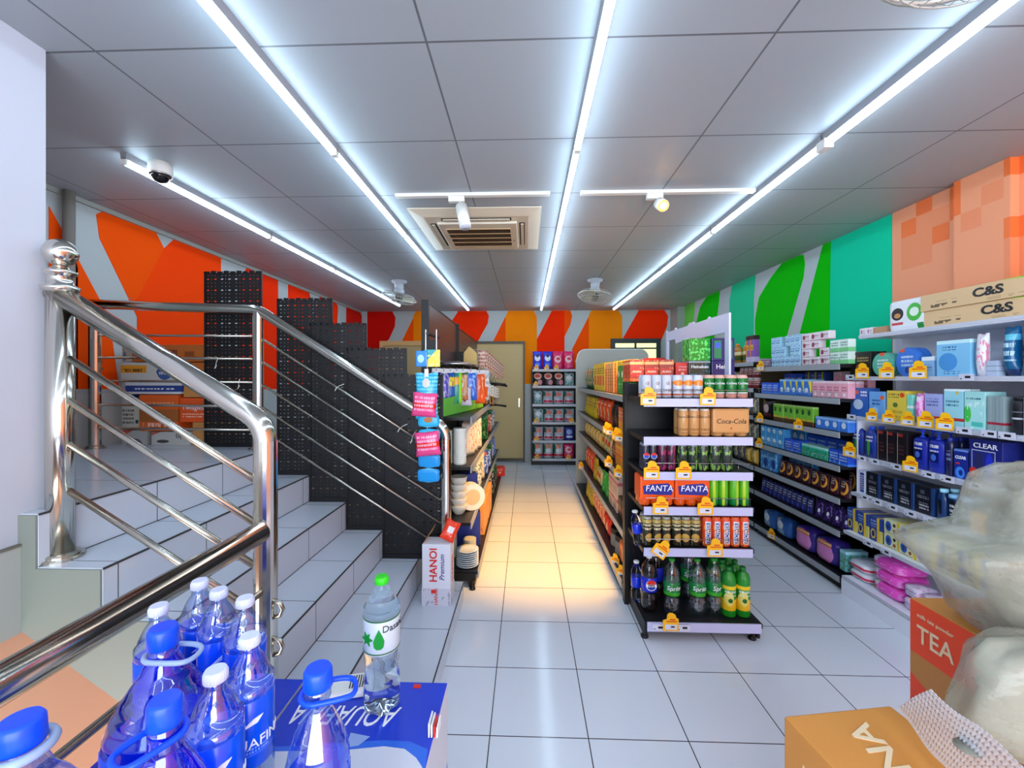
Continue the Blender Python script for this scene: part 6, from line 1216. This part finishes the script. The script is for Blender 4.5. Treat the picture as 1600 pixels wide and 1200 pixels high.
# ================================================================== FOREGROUND RIGHT: CARTONS, BAGS, BUBBLE WRAP
TC = mat('orange_kraft_carton', '#D08A3E', .6)
rz = math.radians(8.5); ex = Vector((math.cos(rz), math.sin(rz))); ey = Vector((math.sin(rz), -math.cos(rz))); L0 = Vector(P(1225, 1119, Z=.75)[:2])
cc = L0 + ex * .125 + ey * .18
e = empty('kraft_carton', (cc.x, cc.y, .40), 'large orange-brown kraft carton with pale lettering in the near corner', 'box', None, rz)
b = MB(); b.box(-.125, .125, -.18, .18, 0, .35, TC, bev=.004); b.build('carton_body', e)
PALE = mat('pale_carton_print', '#E8CFA8', .5)
q_ = P(1377, 1172, Z=.75); dl = Matrix.Rotation(-rz, 3, 'Z') @ (q_ - Vector((cc.x, cc.y, .75))); text('INA', .074, PALE, e, (dl.x, dl.y, .3506), rot=(0, 0, math.radians(82)), shear=-.15, bold=.001)
text('12', .035, PALE, e, (-.1258, .12, .28), rot=(PI / 2, 0, -PI / 2)); text('water', .016, PALE, e, (-.1258, .06, .27), rot=(PI / 2, 0, -PI / 2))
e = empty('kraft_carton', (cc.x, cc.y, 0), 'lower kraft carton supporting the one with pale lettering', 'box', None, rz); b = MB(); b.box(-.125, .125, -.18, .18, 0, .398, TC, bev=.004); b.build('carton_body', e)
# tea carton
ORC = pkg('tea_carton_side', '#C07A34', [('band', .56, 1.2, '#E8481A'), ('diag', .5, -1.4, .12, '#E8481A')], .55)
e = empty('tea_carton', (1.15, .978, .62), 'orange and brown tea carton behind the plastic bags', 'box')
b = MB(); b.box(-.17, .17, -.117, .117, 0, .28, TC, bev=.003); b.build('carton_body', e)
b = MB(); m_ = bpy.data.materials.new('tea_print'); m_.use_nodes = True; g = NT(m_.node_tree); vec, (x, y, z) = g.coord(); bs = m_.node_tree.nodes['Principled BSDF']
c = g.mix(g.m('GREATER_THAN', z, .53), lin('#B87A38'), lin('#E8431A')); c = g.mix(g.m('LESS_THAN', g.m('ADD', z, g.m('MULTIPLY', y, -.35)), -.02), c, lin('#E8431A')); g.put(bs.inputs['Base Color'], c); bs.inputs['Roughness'].default_value = .5
b.box(-.1715, -.1702, -.116, .116, .002, .278, m_); b.build('printed_side', e)
text('TEA', .060, PALE, e, (-.1722, .052, .20), rot=(PI / 2, 0, -PI / 2), sx=.85, bold=.0006); text('milk tea powder', .0135, PALE, e, (-.1722, .052, .247), rot=(PI / 2, 0, -PI / 2))
for k in range(2):
    e = empty('plain_carton', (1.15, .978, .31 * k), ('upper' if k else 'lower') + ' plain brown carton under the tea carton', 'box'); b = MB(); b.box(-.165, .165, -.093, .093, 0, .308, CARDB, bev=.004); b.build('carton_body', e)
e = empty('plain_carton', (1.05, .665, 0), 'tall plain brown carton under the lower plastic bag', 'box'); b = MB(); b.box(-.13, .22, -.18, .2, 0, .79, CARDB, bev=.004); b.build('carton_body', e)
# cloudy plastic bags
def film_mat():
    m_, nt, b_ = _new('cloudy_plastic'); g = NT(nt); vec, xyz = g.coord('Object'); n = g.noise(vec, 9, 4); b_.inputs['Base Color'].default_value = lin('#ABA998'); b_.inputs['Roughness'].default_value = .10
    g.put(b_.inputs['Alpha'], g.m('ADD', g.m('MULTIPLY', n, .40), .33)); bp = nt.nodes.new('ShaderNodeBump'); bp.inputs['Strength'].default_value = .6; bp.inputs['Distance'].default_value = .02; nt.links.new(g.noise(g.scalev(vec, (1, 1, 1.3)), 11, 6), bp.inputs['Height']); nt.links.new(bp.outputs[0], b_.inputs['Normal']); MATS['cloudy_plastic'] = m_; return m_
FILM = film_mat(); FOAM = mat('foam_white', '#A39F8E', .5)
def bag(rings, seed):
    rnd = random.Random(seed); b = MB(); n = 40; vs = []; ph = [rnd.random() * 6 for _ in range(6)]
    for j, (z, cx, cy, rx, ry) in enumerate(rings):
        for i in range(n):
            a = 2 * PI * i / n; q = 1 / (abs(math.cos(a)) ** 3 + abs(math.sin(a)) ** 3) ** (1 / 3)
            wv = 1 + .03 * math.sin(5 * a + ph[0] + j * .7) + .025 * math.sin(9 * a + ph[1] - j * 1.1) + rnd.uniform(-.012, .012)
            vs.append((cx + rx * math.cos(a) * q * wv, cy + ry * math.sin(a) * q * wv, z + .006 * math.sin(7 * a + j)))
    R = len(rings); fs = [(j * n + i, j * n + (i + 1) % n, (j + 1) * n + (i + 1) % n, (j + 1) * n + i) for j in range(R - 1) for i in range(n)] + [tuple(range(n))[::-1], tuple((R - 1) * n + i for i in range(n))]
    return b.add(vs, fs, FILM, True)
e = empty('plastic_bag', (.98, .785, .79), 'lower cloudy plastic bag of foam tubs with a blue scribble', 'bag')
part('bag_film', bag([(.792, .98, .785, .15, .05), (.81, .97, .785, .19, .058), (.86, .97, .785, .185, .06), (.91, .98, .785, .175, .06), (.95, .98, .785, .165, .056), (.98, .985, .785, .14, .045), (.988, .99, .785, .05, .02)], 3), e)
for k, (x, y) in enumerate(((.885, .785), (1.0, .785), (1.1, .785))):
    b = MB(); sh_ = [(.038, .796)]
    for i in range(5): z = .80 + i * .032; sh_ += [(.042, z), (.048, z + .024), (.048, z + .030)]
    b.lathe(sh_ + [(.04, .965)], FOAM, (x, y), 20); part('tub_stack', b, e)
b = MB(); b.tube([(.93 + .010 * math.sin(t * 2.2) + t * .005, .722, .90 + .012 * math.cos(t * 1.7)) for t in range(9)], .002, mat('blue_ink', '#2A3F7A', .4), 6); part('pen_scribble', b, e)
e = empty('plastic_bag', (1.10, .93, .90), 'upper cloudy plastic bag bulging above the tea carton', 'bag')
part('bag_film', bag([(.903, 1.16, .95, .14, .09), (.93, 1.14, .93, .18, .12), (1.0, 1.12, .93, .19, .125), (1.06, 1.09, .93, .21, .125), (1.09, 1.07, .93, .225, .12), (1.105, 1.065, .93, .22, .12), (1.125, 1.13, .93, .16, .12), (1.20, 1.145, .93, .15, .11), (1.24, 1.15, .93, .135, .10), (1.262, 1.155, .93, .10, .075), (1.27, 1.155, .93, .03, .03)], 9), e)
for k, (x, y) in enumerate(((1.09, .90), (1.21, .90), (1.15, 1.0))):
    b = MB(); sh_ = [(.05, .906)]
    for i in range(8): z = .91 + i * .034; sh_ += [(.05, z), (.06, z + .026), (.06, z + .032)]
    b.lathe(sh_ + [(.05, 1.185)], FOAM, (x, y), 20); part('tub_stack', b, e)
# bubble wrap
BW = mat('bubble_wrap', '#ECECF0', .12, .25, .0)
A = P(1402, 1108, Z=.80); B2 = P(1455, 1079, Z=.91); C2 = P(1640, 1230, Z=.90); D = P(1500, 1230, Z=.775)
e = empty('bubble_wrap', (A.x, A.y, A.z), 'silvery bubble wrap strip between the kraft carton and the plastic bag', 'packaging')
b = MB(); nu, nv = 150, 60; vs = []; nrm = Vector((0, 0, 1))
for j in range(nv + 1):
    for i in range(nu + 1):
        u, v = i / nu, j / nv; q_ = (A * (1 - v) + B2 * v) * (1 - u) + (D * (1 - v) + C2 * v) * u
        bu = max(0, math.sin(u * PI * 30)) * max(0, math.sin(v * PI * 12)) if True else 0
        bu = abs(math.sin(u * PI * 25) * math.sin(v * PI * 10)) ** .6
        vs.append(q_ + nrm * (.0062 * bu + .004 * math.sin(u * 9 + v * 3)) - Vector(e.location))
fs = [(j * (nu + 1) + i, j * (nu + 1) + i + 1, (j + 1) * (nu + 1) + i + 1, (j + 1) * (nu + 1) + i) for j in range(nv) for i in range(nu)]
b.add(vs, fs, BW, True); b.build('bubble_sheet', e)
q_ = (A + B2 * 2) / 3 * .35 + (D + C2) / 2 * .65; b = MB(); b.lathe([(.018, 0), (.018, .002), (1e-5, .0025)], mat('grey_sticker', '#8A8678', .5), (q_.x, q_.y), 20); b.v = [(x, y, z + q_.z + .006) for x, y, z in b.v]; part('round_sticker', b, e)

# labels longer than sixteen words lose their trailing clause
for o in bpy.data.objects:
    if 'label' in o and len(o['label'].split()) > 16:
        t = o['label'].split(', ')
        head = t[0]
        if ' with ' in head: i = head.index(' with '); j = head.find(' from the '); head = head[:i] + (head[j:] if j > i else '')
        t[0] = head.replace('from the far end', 'from far end'); o['label'] = ', '.join(t)
